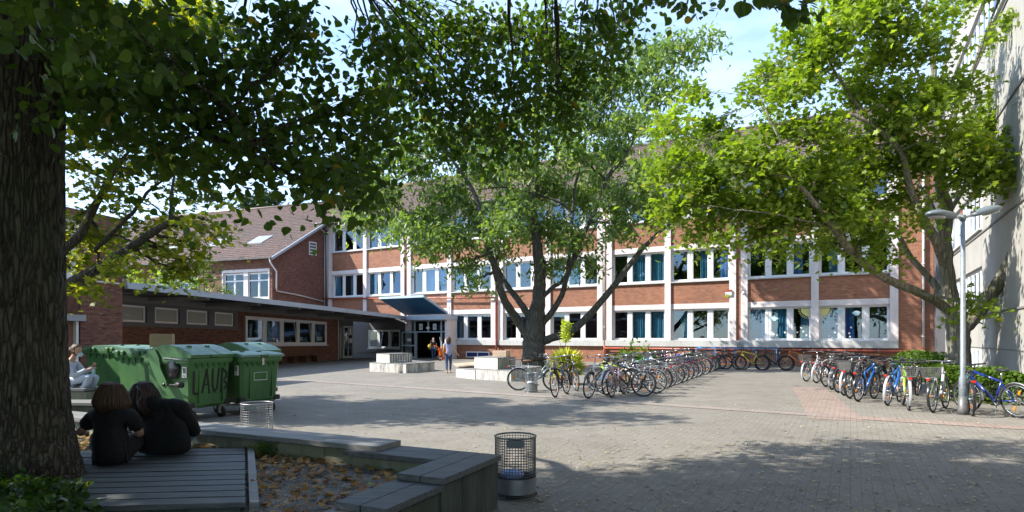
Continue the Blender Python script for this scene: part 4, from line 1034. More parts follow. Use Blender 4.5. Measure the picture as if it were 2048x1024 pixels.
# ------------------------------------------------------------------ foreground bench walls round the gravel bed
SW=thing('bench_wall','long low concrete bench wall with grey boards running behind the gravel bed','bench wall',(0,0,0),0,'bench walls round the gravel bed')
def boards(par,corn,z1,th,n,mat='deck',over=.0,name='seat_board'):
    A,B_,C_,D_=[Vector(p) for p in corn]
    for i in range(n):
        t0=i/n+(.012 if i else 0); t1=(i+1)/n-(.012 if i<n-1 else 0)
        q=[A.lerp(D_,t0),B_.lerp(C_,t0),B_.lerp(C_,t1),A.lerp(D_,t1)]; MB().prism([(p.x,p.y) for p in q],z1-th,z1).build(name,M[mat],par)
def wallseg(label,fa,fb,w,z1,nb,mat,mat2='deck',over=.06,zt=.05,blocks=None,inset=.06,board_ext=(0,0)):
    """fa->fb: board front edge, w vector across"""
    t=thing('bench_wall',label,'bench wall',(0,0,0),0,'bench walls round the gravel bed')
    fa,fb,w=Vector(fa),Vector(fb),Vector(w); u=(fb-fa).normalized(); wn=w.normalized()
    boards(t,[fa,fb,fb+w,fa+w],z1,zt,nb,mat2)
    a,b=fa+wn*inset,fb+wn*inset-u*.02; L_=(b-a).length; nb_=blocks or max(1,int(L_/.62)); 
    for i in range(nb_):
        s=a.lerp(b,i/nb_)+u*.004; e=a.lerp(b,(i+1)/nb_)-u*.004; q=[s,e,e+w-wn*2*inset,s+w-wn*2*inset]
        MB().prism([(p.x,p.y) for p in q],0,z1-zt-.02).build('concrete_block',M[mat],t)
    return t
uu=Vector((.907,-.421)); vv=Vector((.421,.907))
e1=Vector((-1.30,5.66)); 
SWp=wallseg('long bench wall with grey boards crossing behind the gravel bed',e1-uu*7.4,e1,vv*.40,.55,2,'conc_mid','deck2')
bpy.data.objects.remove(SW)
K_=Vector((-.10,5.52)); w_=-uu
wallseg('short bench wall with mitred boards joining the long wall to the corner',K_-uu*1.5-vv*.44,K_-uu*.45-vv*.44,vv*.44,.50,2,'conc_mid','deck')
wallseg('dark concrete bench corner with boards reaching towards the viewer',K_,K_-vv*1.02,w_*.44,.50,2,'conc_dark','deck',blocks=3,inset=.035)
wallseg('lower dark bench step in the middle of the foreground',K_-vv*.98+w_*.02,K_-vv*1.72+w_*.02,w_*.44,.445,2,'conc_dark','deck',blocks=1,inset=.035)
wallseg('lowest bench step cut by the bottom edge of the view',K_-vv*1.68+w_*.04,K_-vv*3.3+w_*.04,w_*.46,.39,2,'conc_dark','deck',blocks=2,inset=.035)
# wooden deck platform
DK=thing('deck_platform','weathered wooden deck platform the two seated people sit on','platform',(0,0,0))
fr,br_=Vector((-1.93,4.28)),Vector((-2.90,6.42)); fl_,bl_=Vector((-3.75,4.10)),Vector((-5.2,6.15))
nb=12
for i in range(nb):
    t0,t1=i/nb+.006,(i+1)/nb-.006; q=[fl_.lerp(bl_,t0),fr.lerp(br_,t0),fr.lerp(br_,t1),fl_.lerp(bl_,t1)]
    MB().prism([(p.x,p.y) for p in q],.362,.40+rnd.uniform(-.003,.003)).build('deck_board',M['deck'],DK)
q=[fr+Vector((.03,0)),fr+Vector((.10,0)),br_+Vector((.09,.02)),br_+Vector((.02,.02))]
MB().prism([(p.x,p.y) for p in q],.30,.405).build('edge_strip',M['deck2'],DK)
MB().prism([(p.x,p.y) for p in (fl_+Vector((.05,.03)),fr+Vector((-.05,.03)),br_+Vector((-.05,-.05)),bl_+Vector((.05,-.05)))],0,.355).build('base',M['conc_dark'],DK)
# stepped seats by the containers
def seat(label,px0,px1,py,z,Y,w,mat='conc_mid',th=.05):
    a=P(px0,py,Y); b=P(px1,py,Y); fa=Vector((a.x,Y)); fb=Vector((b.x,Y+.0)); return wallseg(label,fa,fb,Vector((0.05,w)),z,2,mat,'deck2')
seat('upper seat step the woman in white sits on',60,168,783,.60,11.45,.55)
seat('long dark seat step in front of the woman in white',60,205,800,.42,10.6,.55,'conc_dark')
seat('sunlit low bench board between the trunk and the seated pair',40,300,835,.30,8.6,.42)
# brown bench at the annex wall
BN=thing('garden_bench','long brown slatted bench standing against the annex wall','bench',(AO.x+AD.x*-4.6+AD.y*.35,AO.y+AD.y*-4.6-AD.x*.35,0),AA)
for i in range(4): MB().box(-1.9,1.9,-.16+i*.11,-.07+i*.11,.43,.46).build('seat_slat',M['bench_wood'],BN)
for i in range(4): MB().box(-1.9,1.9,.30,.325,.52+i*.11,.61+i*.11).build('back_slat',M['bench_wood'],BN)
for x in (-1.8,-.6,.6,1.8): MB().box(x-.03,x+.03,-.14,.28,0,.43).box(x-.03,x+.03,.282,.298,0,.95).build('leg',M['bench_wood'],BN)

# ------------------------------------------------------------------ blue railing
RL=thing('blue_railing','bright blue steel railing with thin bars in front of the school wall','railing',(19.17,30,0),UA)
def on(px,py):   # facade coordinate s for a pixel
    k=(px-CX)/F; d=1.1; x0=19.17-.497*d; y0=30-.868*d; return (k*y0-x0)/(.868+k*.497)
s0,s1=on(1392,0),on(1553,0)
m=MB().tube([(s0,-1.1,.98),(s1,-1.1,.98)],.03,8).tube([(s0,-.15,1.0),(s0,-1.1,.98)],.03,8).tube([(s1,-.15,1.0),(s1,-1.1,.98)],.03,8).tube([(s0,-1.1,.18),(s1,-1.1,.18)],.018,6).build('rail',M['bluep'],RL)
for i in range(5): s=s0+(s1-s0)*i/4; MB().tube([(s,-1.1,0),(s,-1.1,.97)],.028,8).build('post',M['bluep'],RL)
m=MB(); n=44
for i in range(1,n): s=s0+(s1-s0)*i/n; m.tube([(s,-1.1,.18),(s,-1.1,.96)],.008,4,cap=False)
m.build('bars',M['steel'],RL)
o=MB()
for x,w in ((-13.2,1.0),(-11.2,1.3),(-9.0,1.1)): o.box(x,x+w,-.72,-.60,.05,.78)
o=o.build('cellar_shaft_panels',M['terracotta'],SCH)

# ------------------------------------------------------------------ lamp post
lp=G(1926,829); LP=thing('lamp_post','galvanised double headed lamp post at the right among the bicycles','street lamp',(lp.x,lp.y,0))
MB().tube([(0,0,0),(0,0,.75),(0,0,.80),(0,0,4.05)],[.075,.072,.052,.040],16).build('pole',M['pole'],LP)
MB().tube([(0,0,0),(0,0,.10),(0,0,.38)],[.11,.097,.081],16).build('base_sleeve',M['steel_dull'],LP)
MB().tube([(0,0,4.0),(0,0,4.12)],.055,12).build('cap',M['lamp_grey'],LP)
for sgn,ang,z in ((-1,R(197),4.06),(1,R(12),4.06)):
    d=Vector((math.cos(ang),math.sin(ang),0)); n_=Vector((-d.y,d.x,0)); tl=.10 if sgn<0 else .26
    ax=(d+Vector((0,0,tl if sgn>0 else .03))).normalized()
    A=Vector((0,0,z)); arm=MB().tube([A,A+ax*.30],.025,8).build('arm',M['steel'],LP)
    hd=MB(); up=ax.cross(n_).normalized(); up= up if up.z>0 else -up
    rings=[]
    for t,w,h in ((0,.05,.04),(.05,.10,.085),(.22,.125,.10),(.42,.155,.11),(.60,.15,.085),(.70,.085,.05),(.73,.02,.02)):
        c=A+ax*(.24+t); rings.append([c+n_*math.cos(q)*w+up*(math.sin(q)*h if math.sin(q)>0 else math.sin(q)*h*.45) for q in [2*math.pi*k/14 for k in range(14)]])
    hd.smooth=True; hd.loft(rings); h_=hd.build('lamp_head',M['lamp_grey'],LP)
    ln=MB(); c=A+ax*(.24+.48)-up*.045
    ln.smooth=True; ln.loft([[c+ax*math.cos(q)*.19*s+n_*math.sin(q)*.128*s-up*dz for q in [2*math.pi*k/18 for k in range(18)]] for s,dz in ((1,0),(.95,.02),(.6,.032),(.1,.036))]); ln.build('lens',M['lampglass'],h_)
    MB().ell(A+ax*.30+up*.05,(.06,.06,.045)).build('sensor_cap',M['black'],h_)

# ------------------------------------------------------------------ waste containers
def container(label,corner,ang,L1=1.0,L2=1.15,dome=True,text=None,h=1.2,sticker=False,extra=None):
    """local frame: x = front length (away from viewer), y = depth (to the left); front face is at y=0"""
    t=thing('waste_container',label,'waste container',(corner[0],corner[1],0),ang,'green waste containers')
    bd=MB(); z0=.24; tp=.055
    def ring(z,e): return [(e,e,z),(L1-e,e,z),(L1-e,L2-e,z),(e,L2-e,z)]
    def rr(z,e,c=.06):
        x0,x1,y0,y1=e,L1-e,e,L2-e
        return [(x0+c,y0,z),(x1-c,y0,z),(x1,y0+c,z),(x1,y1-c,z),(x1-c,y1,z),(x0+c,y1,z),(x0,y1-c,z),(x0,y0+c,z)]
    bd.loft([rr(z0,tp+.05),rr(z0+.06,tp),rr(h-.12,.012),rr(h-.1,.0)]); 
    body=bd.build('body',M['bin_green'],t)
    # collar with triangular gussets
    cl=MB(); cl.loft([rr(h-.10,-.03,.07),rr(h-.06,-.04,.07),rr(h-.005,-.04,.07),rr(h,-.03,.07)])
    n=6
    for i in range(n):
        x=.10+(L1-.2)*(i+.5)/n
        cl.loft([[(x-.05,-.028,h-.10),(x+.05,-.028,h-.10),(x+.05,.02,h-.10),(x-.05,.02,h-.10)],[(x-.003,.012,h-.20),(x+.003,.012,h-.20),(x+.003,.025,h-.20),(x-.003,.025,h-.20)]])
    for i in range(5):
        y=.10+(L2-.2)*(i+.5)/5
        if not dome: cl.loft([[(-.028,y-.05,h-.10),(.02,y-.05,h-.10),(.02,y+.05,h-.10),(-.028,y+.05,h-.10)],[(.012,y-.003,h-.22),(.025,y-.003,h-.22),(.025,y+.003,h-.22),(.012,y+.003,h-.22)]])
    cl.build('collar',M['bin_green'],t)
    for x in (.22,L1-.22): MB().box(x-.008,x+.008,.012,.05,z0+.1,h-.2).build('front_rib',M['bin_green'],body)
    if dome:
        prof=[(-.05,h+.005),(-.05,h+.06),(.10,h+.13),(.30,h+.205),(.50,h+.245),(.70,h+.245),(.88,h+.20),(1.02,h+.12),(L2+.04,h+.02),(L2+.04,h+.005)]
    else: prof=[(-.06,h+.005),(-.06,h+.045),(.03,h+.075),(.35,h+.105),(.75,h+.115),(1.05,h+.10),(L2+.05,h+.04),(L2+.05,h+.005)]
    ld=MB(); ld.loft([[(x,y,z) for y,z in prof] for x in (-.035,0,.035,L1-.035,L1,L1+.035)] if False else [[(x,y,z) for y,z in prof] for x in (-.035,L1+.035)])
    lid=ld.build('lid',M['bin_lid'] if not dome else M['bin_green'],t)
    tp_=MB()
    pr=prof[1:-1]
    lo=2 if dome else 1
    tp_.loft([[(x,y,z+.006) for y,z in pr[0:6]]+[(x,y,z-.004) for y,z in pr[0:6]][::-1] for x in (.0,L1*.62)]); tp_.loft([[(x,y,z+.006) for y,z in pr[0:6]]+[(x,y,z-.004) for y,z in pr[0:6]][::-1] for x in (L1*.64,L1)])
    tp_.build('lid_panel',M['bin_lid'],lid)
    hn=MB().bbox(L1*.42,L1*.62,-.085,-.05,h+.01,h+.06,.01); 
    for x in (.2,.62): hn.bbox(L1*x,L1*x+.10,.28,.34,h+(.20 if dome else .095),h+(.235 if dome else .13),.01)
    hn.build('lid_handle',M['bin_green'],lid)
    if dome:
        am=MB() # swinging arm on the near side, with trunnion
        path=[(-.052,.90,h+.13),(-.06,.80,h-.05),(-.065,.68,h-.25),(-.065,.58,h-.48)]
        b=0
        pts=[(.98,h+.14),(.80,h+.16),(.70,h+.0),(.66,h-.2),(.52,h-.42),(.50,h-.52),(.56,h-.57),(.64,h-.54),(.80,h-.34),(.92,h-.12)]
        am.loft([[(-.075,y,z) for y,z in pts],[(-.045,y,z) for y,z in pts]]); am.build('lid_arm',M['bin_green'],t)
        MB().tube([(-.078,.57,h-.50),(-.09,.57,h-.50)],.035,12).build('pivot_bolt',M['black'],t)
        tr=MB().tube([(-.05,.45,h-.50),(-.10,.18,h-.49)],.014,8).tube([(-.11,.20,h-.49),(-.11,.08,h-.49)],.055,12); tr.build('trunnion',M['plastic_black'],t)
        MB().tube([(-.045,-.0,h-.03),(-.045,.62,h-.0)],.012,6).build('side_rail',M['steel'],t)
        hb=MB().ell((-.01,.42,h-.20),(.05,.15,.19),14,9,f=lambda d:1+.25*mn.noise(d*3)); hb.build('bag_hole',M['bag_black'],t)
    else:
        for y in (.18,.34,.80,.96): MB().bbox(-.09,-.035,y,y+.10,h-.04,h+.06,.012).build('hinge_lug',M['bin_green'],t)
    if sticker:
        o=MB().box(-.006,.012,.10,.20,h-.36,h-.16); st=o.build('label_sticker',M['sticker'],t)
        for i in range(4): MB().box(-.010,-.007,.115+i*.018,.115+i*.018+(.006 if i%2 else .010),h-.28,h-.18).build('barcode_bar',M['black'],st)
        MB().box(-.010,-.007,.12,.18,h-.335,h-.32).build('barcode_text',M['black'],st)
    for (x,y) in ((.16,.14),(L1-.14,.14),(.16,L2-.16),(L1-.14,L2-.16)):
        w=MB().tube([(x-.025,y,.10),(x+.025,y,.10)],.10,18).build('wheel',M['rubber'],t)
        MB().tube([(x-.028,y,.10),(x+.028,y,.10)],.035,10).build('hub',M['steel'],w)
        MB().box(x-.045,x-.03,y-.03,y+.03,.09,.25).box(x+.03,x+.045,y-.03,y+.03,.09,.25).box(x-.06,x+.06,y-.06,y+.06,.24,.262).build('caster_fork',M['steel'],t)
    [MB().bbox(x,x+.14,.03,.16,.26,.36,.01).build('corner_bumper',M['plastic_black'],body) for x in (0,L1-.14)]
    if text:
        # sprayed letters on the front
        tx=MB(); H_=.46; zb=.52
        def stroke(pts,wd=.020):
            pts=[Vector((p[0],p[1])) for p in pts]
            for a,b in zip(pts,pts[1:]):
                d=(b-a); 
                if d.length<1e-6: continue
                n_=Vector((-d.y,d.x)).normalized()*wd; e=d.normalized()*wd*.6
                c=[a-e+n_,a-e-n_,b+e-n_,b+e+n_]
                def yy(zz): return tp+( .012-tp)*((zz-(z0+.06))/(h-.12-z0-.06))
                q=[(p.x,yy(p.y)-.004,p.y) for p in c]; q2=[(p.x,yy(p.y)-.012,p.y) for p in c]
                tx.loft([q,q2]); 
        x=.09
        stroke([(x,zb+H_*.92),(x+.01,zb+.02),(x+.14,zb)],.024); x=.30
        stroke([(x,zb+.02),(x+.085,zb+H_),(x+.17,zb)],.017); stroke([(x+.03,zb+H_*.36),(x+.15,zb+H_*.38)],.014); x=.53
        stroke([(x,zb+H_),(x+.005,zb+.14),(x+.06,zb+.01),(x+.12,zb+.08),(x+.15,zb+H_)],.017); x=.75
        stroke([(x,zb),(x+.01,zb+H_)],.024); stroke([(x+.01,zb+H_),(x+.12,zb+H_*.82),(x+.12,zb+H_*.62),(x+.02,zb+H_*.50),(x+.15,zb+H_*.34),(x+.14,zb+.10),(x,zb+.01)],.018)
        tx.build('graffiti_letters',M['spray'],t,None)
    if extra=='frame':
        q=MB().box(.30,.62,.0,.004,.86,.868).box(.30,.62,.0,.004,.70,.712).box(.30,.308,.0,.004,.712,.86).box(.612,.62,.0,.004,.712,.86); q.build('sticker_residue',M['sticker'],t)
        MB().bbox(L1*.46,L1*.52,-.06,-.045,h-.17,h-.01,.006).build('lock',M['chrome'],t)
    return t
aw=math.atan2(.94,.33)
container('large green waste container sprayed LAUB with bulging sliding lid',(-5.98,11.0),aw,1.0,1.15,True,'LAUB',sticker=True)
container('green waste container with flat lid right of the sprayed one',(-5.47,11.95),math.atan2(.84,.46),.98,1.15,False,extra='frame',h=1.18,sticker=True)
container('green domed container mostly hidden behind the two front containers',(-6.1,13.7),aw,1.0,1.15,True,h=1.22)
container('green flat lid container behind the left side of the sprayed one',(-7.72,12.75),aw,1.0,1.15,False,h=1.24)
container('green flat lid container behind the woman in white',(-9.45,14.3),aw,1.0,1.3,False,h=1.28)
bx=MB().bbox(-.22,.22,-.16,.16,0,.30,.003); o=bx.build('cardboard_box',M['cardboard'],None,loc=(-7.95,13.45,1.37),rz=R(20)); tag(o,'brown cardboard box lying on the container lid','box')
# hedge and small bushes at the right
# ------------------------------------------------------------------ trees
def leaf_shape(kind):
    if kind=='heart':
        o=[(0,0,0),(.30,.10,.03),(.46,.34,.06),(.40,.62,.05),(.2,.85,.02),(0,1.08,-.05)]
        l=[(-x,y,z) for x,y,z in o[1:5]]
        v=o+l; return v,[(0,1,2,3,4,5),(0,5,9,8,7,6)]
    if kind=='maple':
        a=[(0,0),(.16,.12),(.50,.02),(.34,.28),(.60,.52),(.27,.50),(.20,.72),(0,1.0),(-.20,.72),(-.27,.50),(-.60,.52),(-.34,.28),(-.50,.02),(-.16,.12)]
        v=[(x,y,.05*abs(x)-.06*y*y) for x,y in a]; return v,[(0,1,2,3,4,5,6,7),(0,7,8,9,10,11,12,13)]
    if kind=='slim':
        return [(0,0,0),(.20,.30,.03),(.18,.7,0),(0,1.15,-.08),(-.18,.7,0),(-.20,.30,.03)],[(0,1,2,3),(0,3,4,5)]
    if kind=='quad':
        return [(0,0,0),(.36,.42,.04),(0,1,-.03),(-.36,.42,.04)],[(0,1,2,3)]
    if kind=='blade':
        return [(-.012,0,0),(.012,0,0),(.011,.6,.0),(0,1.0,-.12),(-.011,.6,0)],[(0,1,2,3,4)]
def foliage(name, cen, size, kind, mat, parent=None, up=.6, spread=.8, droop=.3, seed=1, sizevar=.35, nrm=None, tilt=None):
    rg=np.random.default_rng(seed); cen=np.asarray(cen,dtype=np.float32); n=len(cen)
    V,Fc=leaf_shape(kind); V=np.array(V,dtype=np.float32); m=len(V)
    N=rg.normal(size=(n,3))*spread; N[:,2]+=up
    if nrm is not None: N+=nrm
    N/=np.linalg.norm(N,axis=1,keepdims=True)+1e-6
    D=rg.normal(size=(n,3)); D[:,2]-=droop*2
    if tilt is not None: D+=tilt
    D-=N*(D*N).sum(1,keepdims=True); D/=np.linalg.norm(D,axis=1,keepdims=True)+1e-6
    S=np.cross(D,N); sz=(size*(1+rg.uniform(-sizevar,sizevar,n)))[:,None,None]
    P_=cen[:,None,:]+sz*(S[:,None,:]*V[None,:,0:1]+D[:,None,:]*V[None,:,1:2]+N[:,None,:]*V[None,:,2:3])
    me=bpy.data.meshes.new(name); nl=sum(len(f) for f in Fc)
    me.vertices.add(n*m); me.vertices.foreach_set('co',P_.astype(np.float32).ravel())
    me.loops.add(n*nl); me.polygons.add(n*len(Fc))
    flat=np.concatenate([np.array(f) for f in Fc]); idx=(np.arange(n)[:,None]*m+flat[None,:]).ravel()
    me.loops.foreach_set('vertex_index',idx.astype(np.int32))
    lens=np.array([len(f) for f in Fc]); st=np.concatenate([[0],np.cumsum(lens)[:-1]])
    me.polygons.foreach_set('loop_start',(np.arange(n)[:,None]*nl+st[None,:]).ravel().astype(np.int32))
    me.polygons.foreach_set('loop_total',np.tile(lens,n).astype(np.int32))
    me.update(calc_edges=True)
    # clumps share a tone, single leaves vary
    q=np.sin(cen[:,0]*1.7+1.3)*np.cos(cen[:,1]*1.3)*np.sin(cen[:,2]*1.9+.5)
    lv=np.clip(.45+.22*q+rg.normal(size=n)*.2,0,.9); lv[rg.random(n)<.012]=1
    at=me.attributes.new('leafv','FLOAT','FACE'); at.data.foreach_set('value',np.repeat(lv,len(Fc)).astype(np.float32))
    me.materials.append(mat)
    o=bpy.data.objects.new(name,me); C.objects.link(o); o.parent=parent; return o
def smooth_path(pts, rads, seg=5, wob=.03, rng=rnd):
    pts=[Vector(p) for p in pts]; out=[]; ro=[]
    for i in range(len(pts)-1):
        p0=pts[max(i-1,0)];p1=pts[i];p2=pts[i+1];p3=pts[min(i+2,len(pts)-1)]
        for k in range(seg):
            t=k/seg; a=.5*((2*p1)+(p2-p0)*t+(2*p0-5*p1+4*p2-p3)*t*t+(3*p1-p0-3*p2+p3)*t**3)
            w=wob*(1 if (i or k) else 0)
            out.append(a+Vector((rng.uniform(-w,w),rng.uniform(-w,w),rng.uniform(-w,w)))); ro.append(rads[i]+(rads[i+1]-rads[i])*t)
    out.append(pts[-1]); ro.append(rads[-1]); return out,ro
def ridged(seed):
    return lambda i,k,t: 1-.20*max(0,.22-abs(mn.noise(Vector((math.cos(t)*9,math.sin(t)*9,i*.13+seed)))))-.10*max(0,.25-abs(mn.noise(Vector((math.cos(t)*19,math.sin(t)*19,i*.3+seed)))))+.05*math.sin(3*t+1)+.03*math.sin(5*t+2)
def make_tree(name,label,base,limbs,blobs,leafkind,leafsize,lmat,bmat,density,sub=8,seed=1,nside=10,lr=1,
              up=.6,spread=.8,droop=.3,flat=.55,rootflare=True,group=None,clump=.38,twig=.02,sky_bias=0,maxtw=9,extra=None):
    """limbs: list of (pts, radii); blobs: (centre, radius, [weight])"""
    rg=random.Random(seed); rn=np.random.default_rng(seed)
    base=Vector(base); root=thing(name,label,'tree',base,0,group)
    tm=MB(); nodes=[]
    for li,(pts,rads) in enumerate(limbs):
        rdg=nside>20 and li==0
        p,r=smooth_path(pts,rads,24 if rdg else 6,.0 if rdg else .012+.01*rads[0],rg)
        ph=rg.uniform(0,6)
        if li>0: r=[x*lr for x in r]
        tm.tube([q-base for q in p],r,150 if rdg else (min(nside,12) if rads[0]>.1 else 7),wob=ridged(3) if rdg else lambda i,k,t:1+.06*math.sin(3*t+i*.25+ph)+.045*math.sin(7*t-i*.4)+.03*math.sin(i*1.7+ph))
        nodes+=[(q,rr) for q,rr in zip(p,r) if rr<.30]
    tm.build('trunk',bmat,root)
    NP=np.array([tuple(q) for q,_ in nodes]); tw=MB(); cs=[]
    for bi,b in enumerate(blobs):
        c=Vector(b[0]); r=b[1]; w=b[2] if len(b)>2 else 1
        ns=max(3,int(sub*w*(r**2)*1.0+2))
        j=int(np.argmin(((NP-np.array(c))**2).sum(1))); a=nodes[j][0]
        # secondary branch to the blob
        mid=(a+c)/2+Vector((rg.uniform(-.2,.2),rg.uniform(-.2,.2),rg.uniform(.0,.35)))*r*.5
        r0=min(nodes[j][1]*.6,twig*2.2+.012*(c-a).length)
        pp,rr=smooth_path([a,mid,c],[r0,r0*.7,twig*.7],5,.04,rg); tw.tube([q-base for q in pp],rr,6,cap=False)
        mids=pp[4:]
        for k in range(ns):
            d=Vector(rn.normal(size=3)); d.normalize(); d*=r*(rg.random()**.45); d.z*=.8
            s=c+d
            if k<maxtw*2:
                q=mids[rg.randrange(len(mids))]; md=(q+s)/2+Vector((0,0,.08*r)); tw.tube([q-base,md-base,s-base],[twig*.5,twig*.35,twig*.15],4,cap=False)
            cs.append((tuple(s),r))
    tw.build('branches',bmat,root)
    CS=np.array([c for c,_ in cs]); per=max(3,int(density))
    rep=np.repeat(CS,per,axis=0); off=rn.normal(size=rep.shape)*clump; off[:,2]*=flat
    off[:,2]-=.25*(off[:,0]**2+off[:,1]**2)/max(clump,.05)
    pts=rep+off
    if extra is not None: pts=np.concatenate([pts,extra])
    foliage('crown',pts-np.array(base),leafsize,leafkind,lmat,root,up,spread,droop,seed)
    return root
M['leaf_linden']=leaf_mat('linden_leaf',[(.030,.060,.012),(.046,.088,.016),(.066,.115,.018),(.095,.14,.02),(.24,.17,.03)],.46,.45)
M['leaf_maple']=leaf_mat('maple_leaf',[(.09,.14,.018),(.135,.20,.024),(.19,.265,.032),(.27,.33,.05),(.40,.36,.09)],.46,.5)
M['leaf_mid']=leaf_mat('ash_leaf',[(.07,.12,.04),(.11,.17,.055),(.165,.235,.075),(.25,.32,.12),(.38,.37,.12)],.42,.42)
M['leaf_yellow']=leaf_mat('yellowing_maple_leaf',[(.07,.10,.015),(.13,.16,.02),(.24,.25,.03),(.40,.36,.04),(.45,.28,.04)],.5,.5)
M['leaf_dark']=leaf_mat('conifer_green',[(.015,.035,.015),(.025,.05,.02),(.04,.07,.025)],.2,.6)
M['leaf_hedge']=leaf_mat('hedge_leaf',[(.045,.09,.012),(.075,.14,.016),(.11,.18,.02),(.20,.22,.03)],.35,.4)
M['bark_linden']=bark_mat('linden_bark',(.055,.045,.030,1),(.14,.12,.085,1),(.07,.085,.04,1),17,.75)
M['bark_grey']=bark_mat('ash_bark',(.06,.055,.043,1),(.17,.16,.13,1),(.07,.08,.04,1),9,.7)
M['bark_maple']=bark_mat('maple_bark',(.13,.12,.085,1),(.34,.31,.24,1),(.15,.155,.06,1),5,.35)

SEED_BLOB=random.Random(11)
def bl(px,py,rpx,Y,dy=0):
    Y=Y+SEED_BLOB.uniform(-dy,dy); return (P(px,py,Y), rpx/F*Y)

# --- central tree in front of the school
cY=29.6; b0=Vector((1.12,cY,0))
def q(px,py,Y=cY): return P(px,py,Y)
limbs=[([b0+Vector((0,0,-.1)),b0+Vector((0,0,.35)),b0+Vector((-.05,0,1.3)),q(1070,655),q(1076,600),q(1079,540),q(1074,480),q(1066,400),q(1075,310,30),q(1060,230,30)],[.78,.62,.54,.50,.33,.29,.24,.18,.12,.05]),
 ([q(1058,672),q(1035,640),q(1006,595,29),q(988,530,28.6),q(966,460,28.5),q(950,390,28.5),q(905,320,28),q(860,270,28)],[.30,.26,.22,.19,.16,.12,.08,.03]),
 ([q(1066,645),q(1040,605),q(1010,565,30.5),q(985,520,31),q(955,500,31.5),q(900,470,31.5),q(830,450,31)],[.22,.19,.165,.14,.11,.07,.03]),
 ([q(1082,685),q(1105,675,29.4),q(1140,664,29.2),q(1180,628,29),q(1228,572,28.8),q(1275,510,28.6),q(1310,472,28.5),q(1345,445,28.4)],[.26,.23,.22,.20,.175,.14,.10,.04]),
 ([q(1084,648),q(1105,622),q(1124,590),q(1134,550,29),q(1158,490,28.8),q(1190,420,28.6),q(1212,360,28.6),q(1262,290,29),q(1300,200,29.2),q(1330,110,29.4),q(1370,60,29.4)],[.20,.18,.16,.15,.13,.13,.12,.11,.09,.06,.02]),
 ([q(1078,600),q(1105,575),q(1125,562,30.4),q(1150,520,30.8),q(1200,440,31)],[.16,.12,.10,.08,.04]),
 ([q(1134,550,29),q(1140,500),q(1145,430),q(1150,370,30),q(1170,300),q(1180,200)],[.12,.10,.09,.075,.06,.03]),
 ([q(1145,430),q(1120,405),q(1060,385),q(1010,375,29),q(950,380,28)],[.08,.07,.06,.05,.02]),
 ([q(905,320,28),q(850,330,27.5),q(780,370,27.5),q(730,400,27.5)],[.07,.05,.04,.02]),
 ([q(1262,290,29),q(1240,220),q(1215,150,30),q(1195,90,30)],[.07,.05,.04,.02]),
 ([q(1330,110,29.4),q(1370,130,29),q(1410,85,29)],[.05,.035,.015])]
cb=[(730,425,34),(775,395,42),(745,350,38),(850,440,50),(895,385,50),(830,320,50),(905,470,42),(935,522,26),(960,440,44),(960,340,58),(1035,300,54),(1035,400,46),(1000,450,40),(1090,360,52),(1110,455,44),(1150,300,50),(1165,395,44),(1200,230,52),(1250,160,48),(1300,110,44),(1365,95,36),(1408,82,22),(1255,240,42),(1285,330,36),(1240,400,44),(1225,450,30),(1325,240,28),(1328,175,36),(1305,415,28),(1185,170,44),(1220,300,40),(1095,525,20),(1080,240,50),(720,385,26),(880,270,50),(755,300,42),(1140,110,48),(700,410,18),(1340,435,22),(1000,500,24),(855,495,24),(1150,470,30),(1180,520,16),(950,560,14),(1130,520,14),(1290,380,26),(960,260,50),(1120,200,44),(1190,350,34),(1060,450,30),(800,450,26)]
make_tree('shade_tree','broad multi limbed tree with grey trunk in front of the school facade',b0,limbs,[bl(x,y,r,29.3,2.6)for x,y,r in cb],
  'slim',.25,M['leaf_mid'],M['bark_grey'],54,sub=12,seed=5,droop=.65,spread=.9,up=.45,clump=.42,lr=.86,twig=.03)

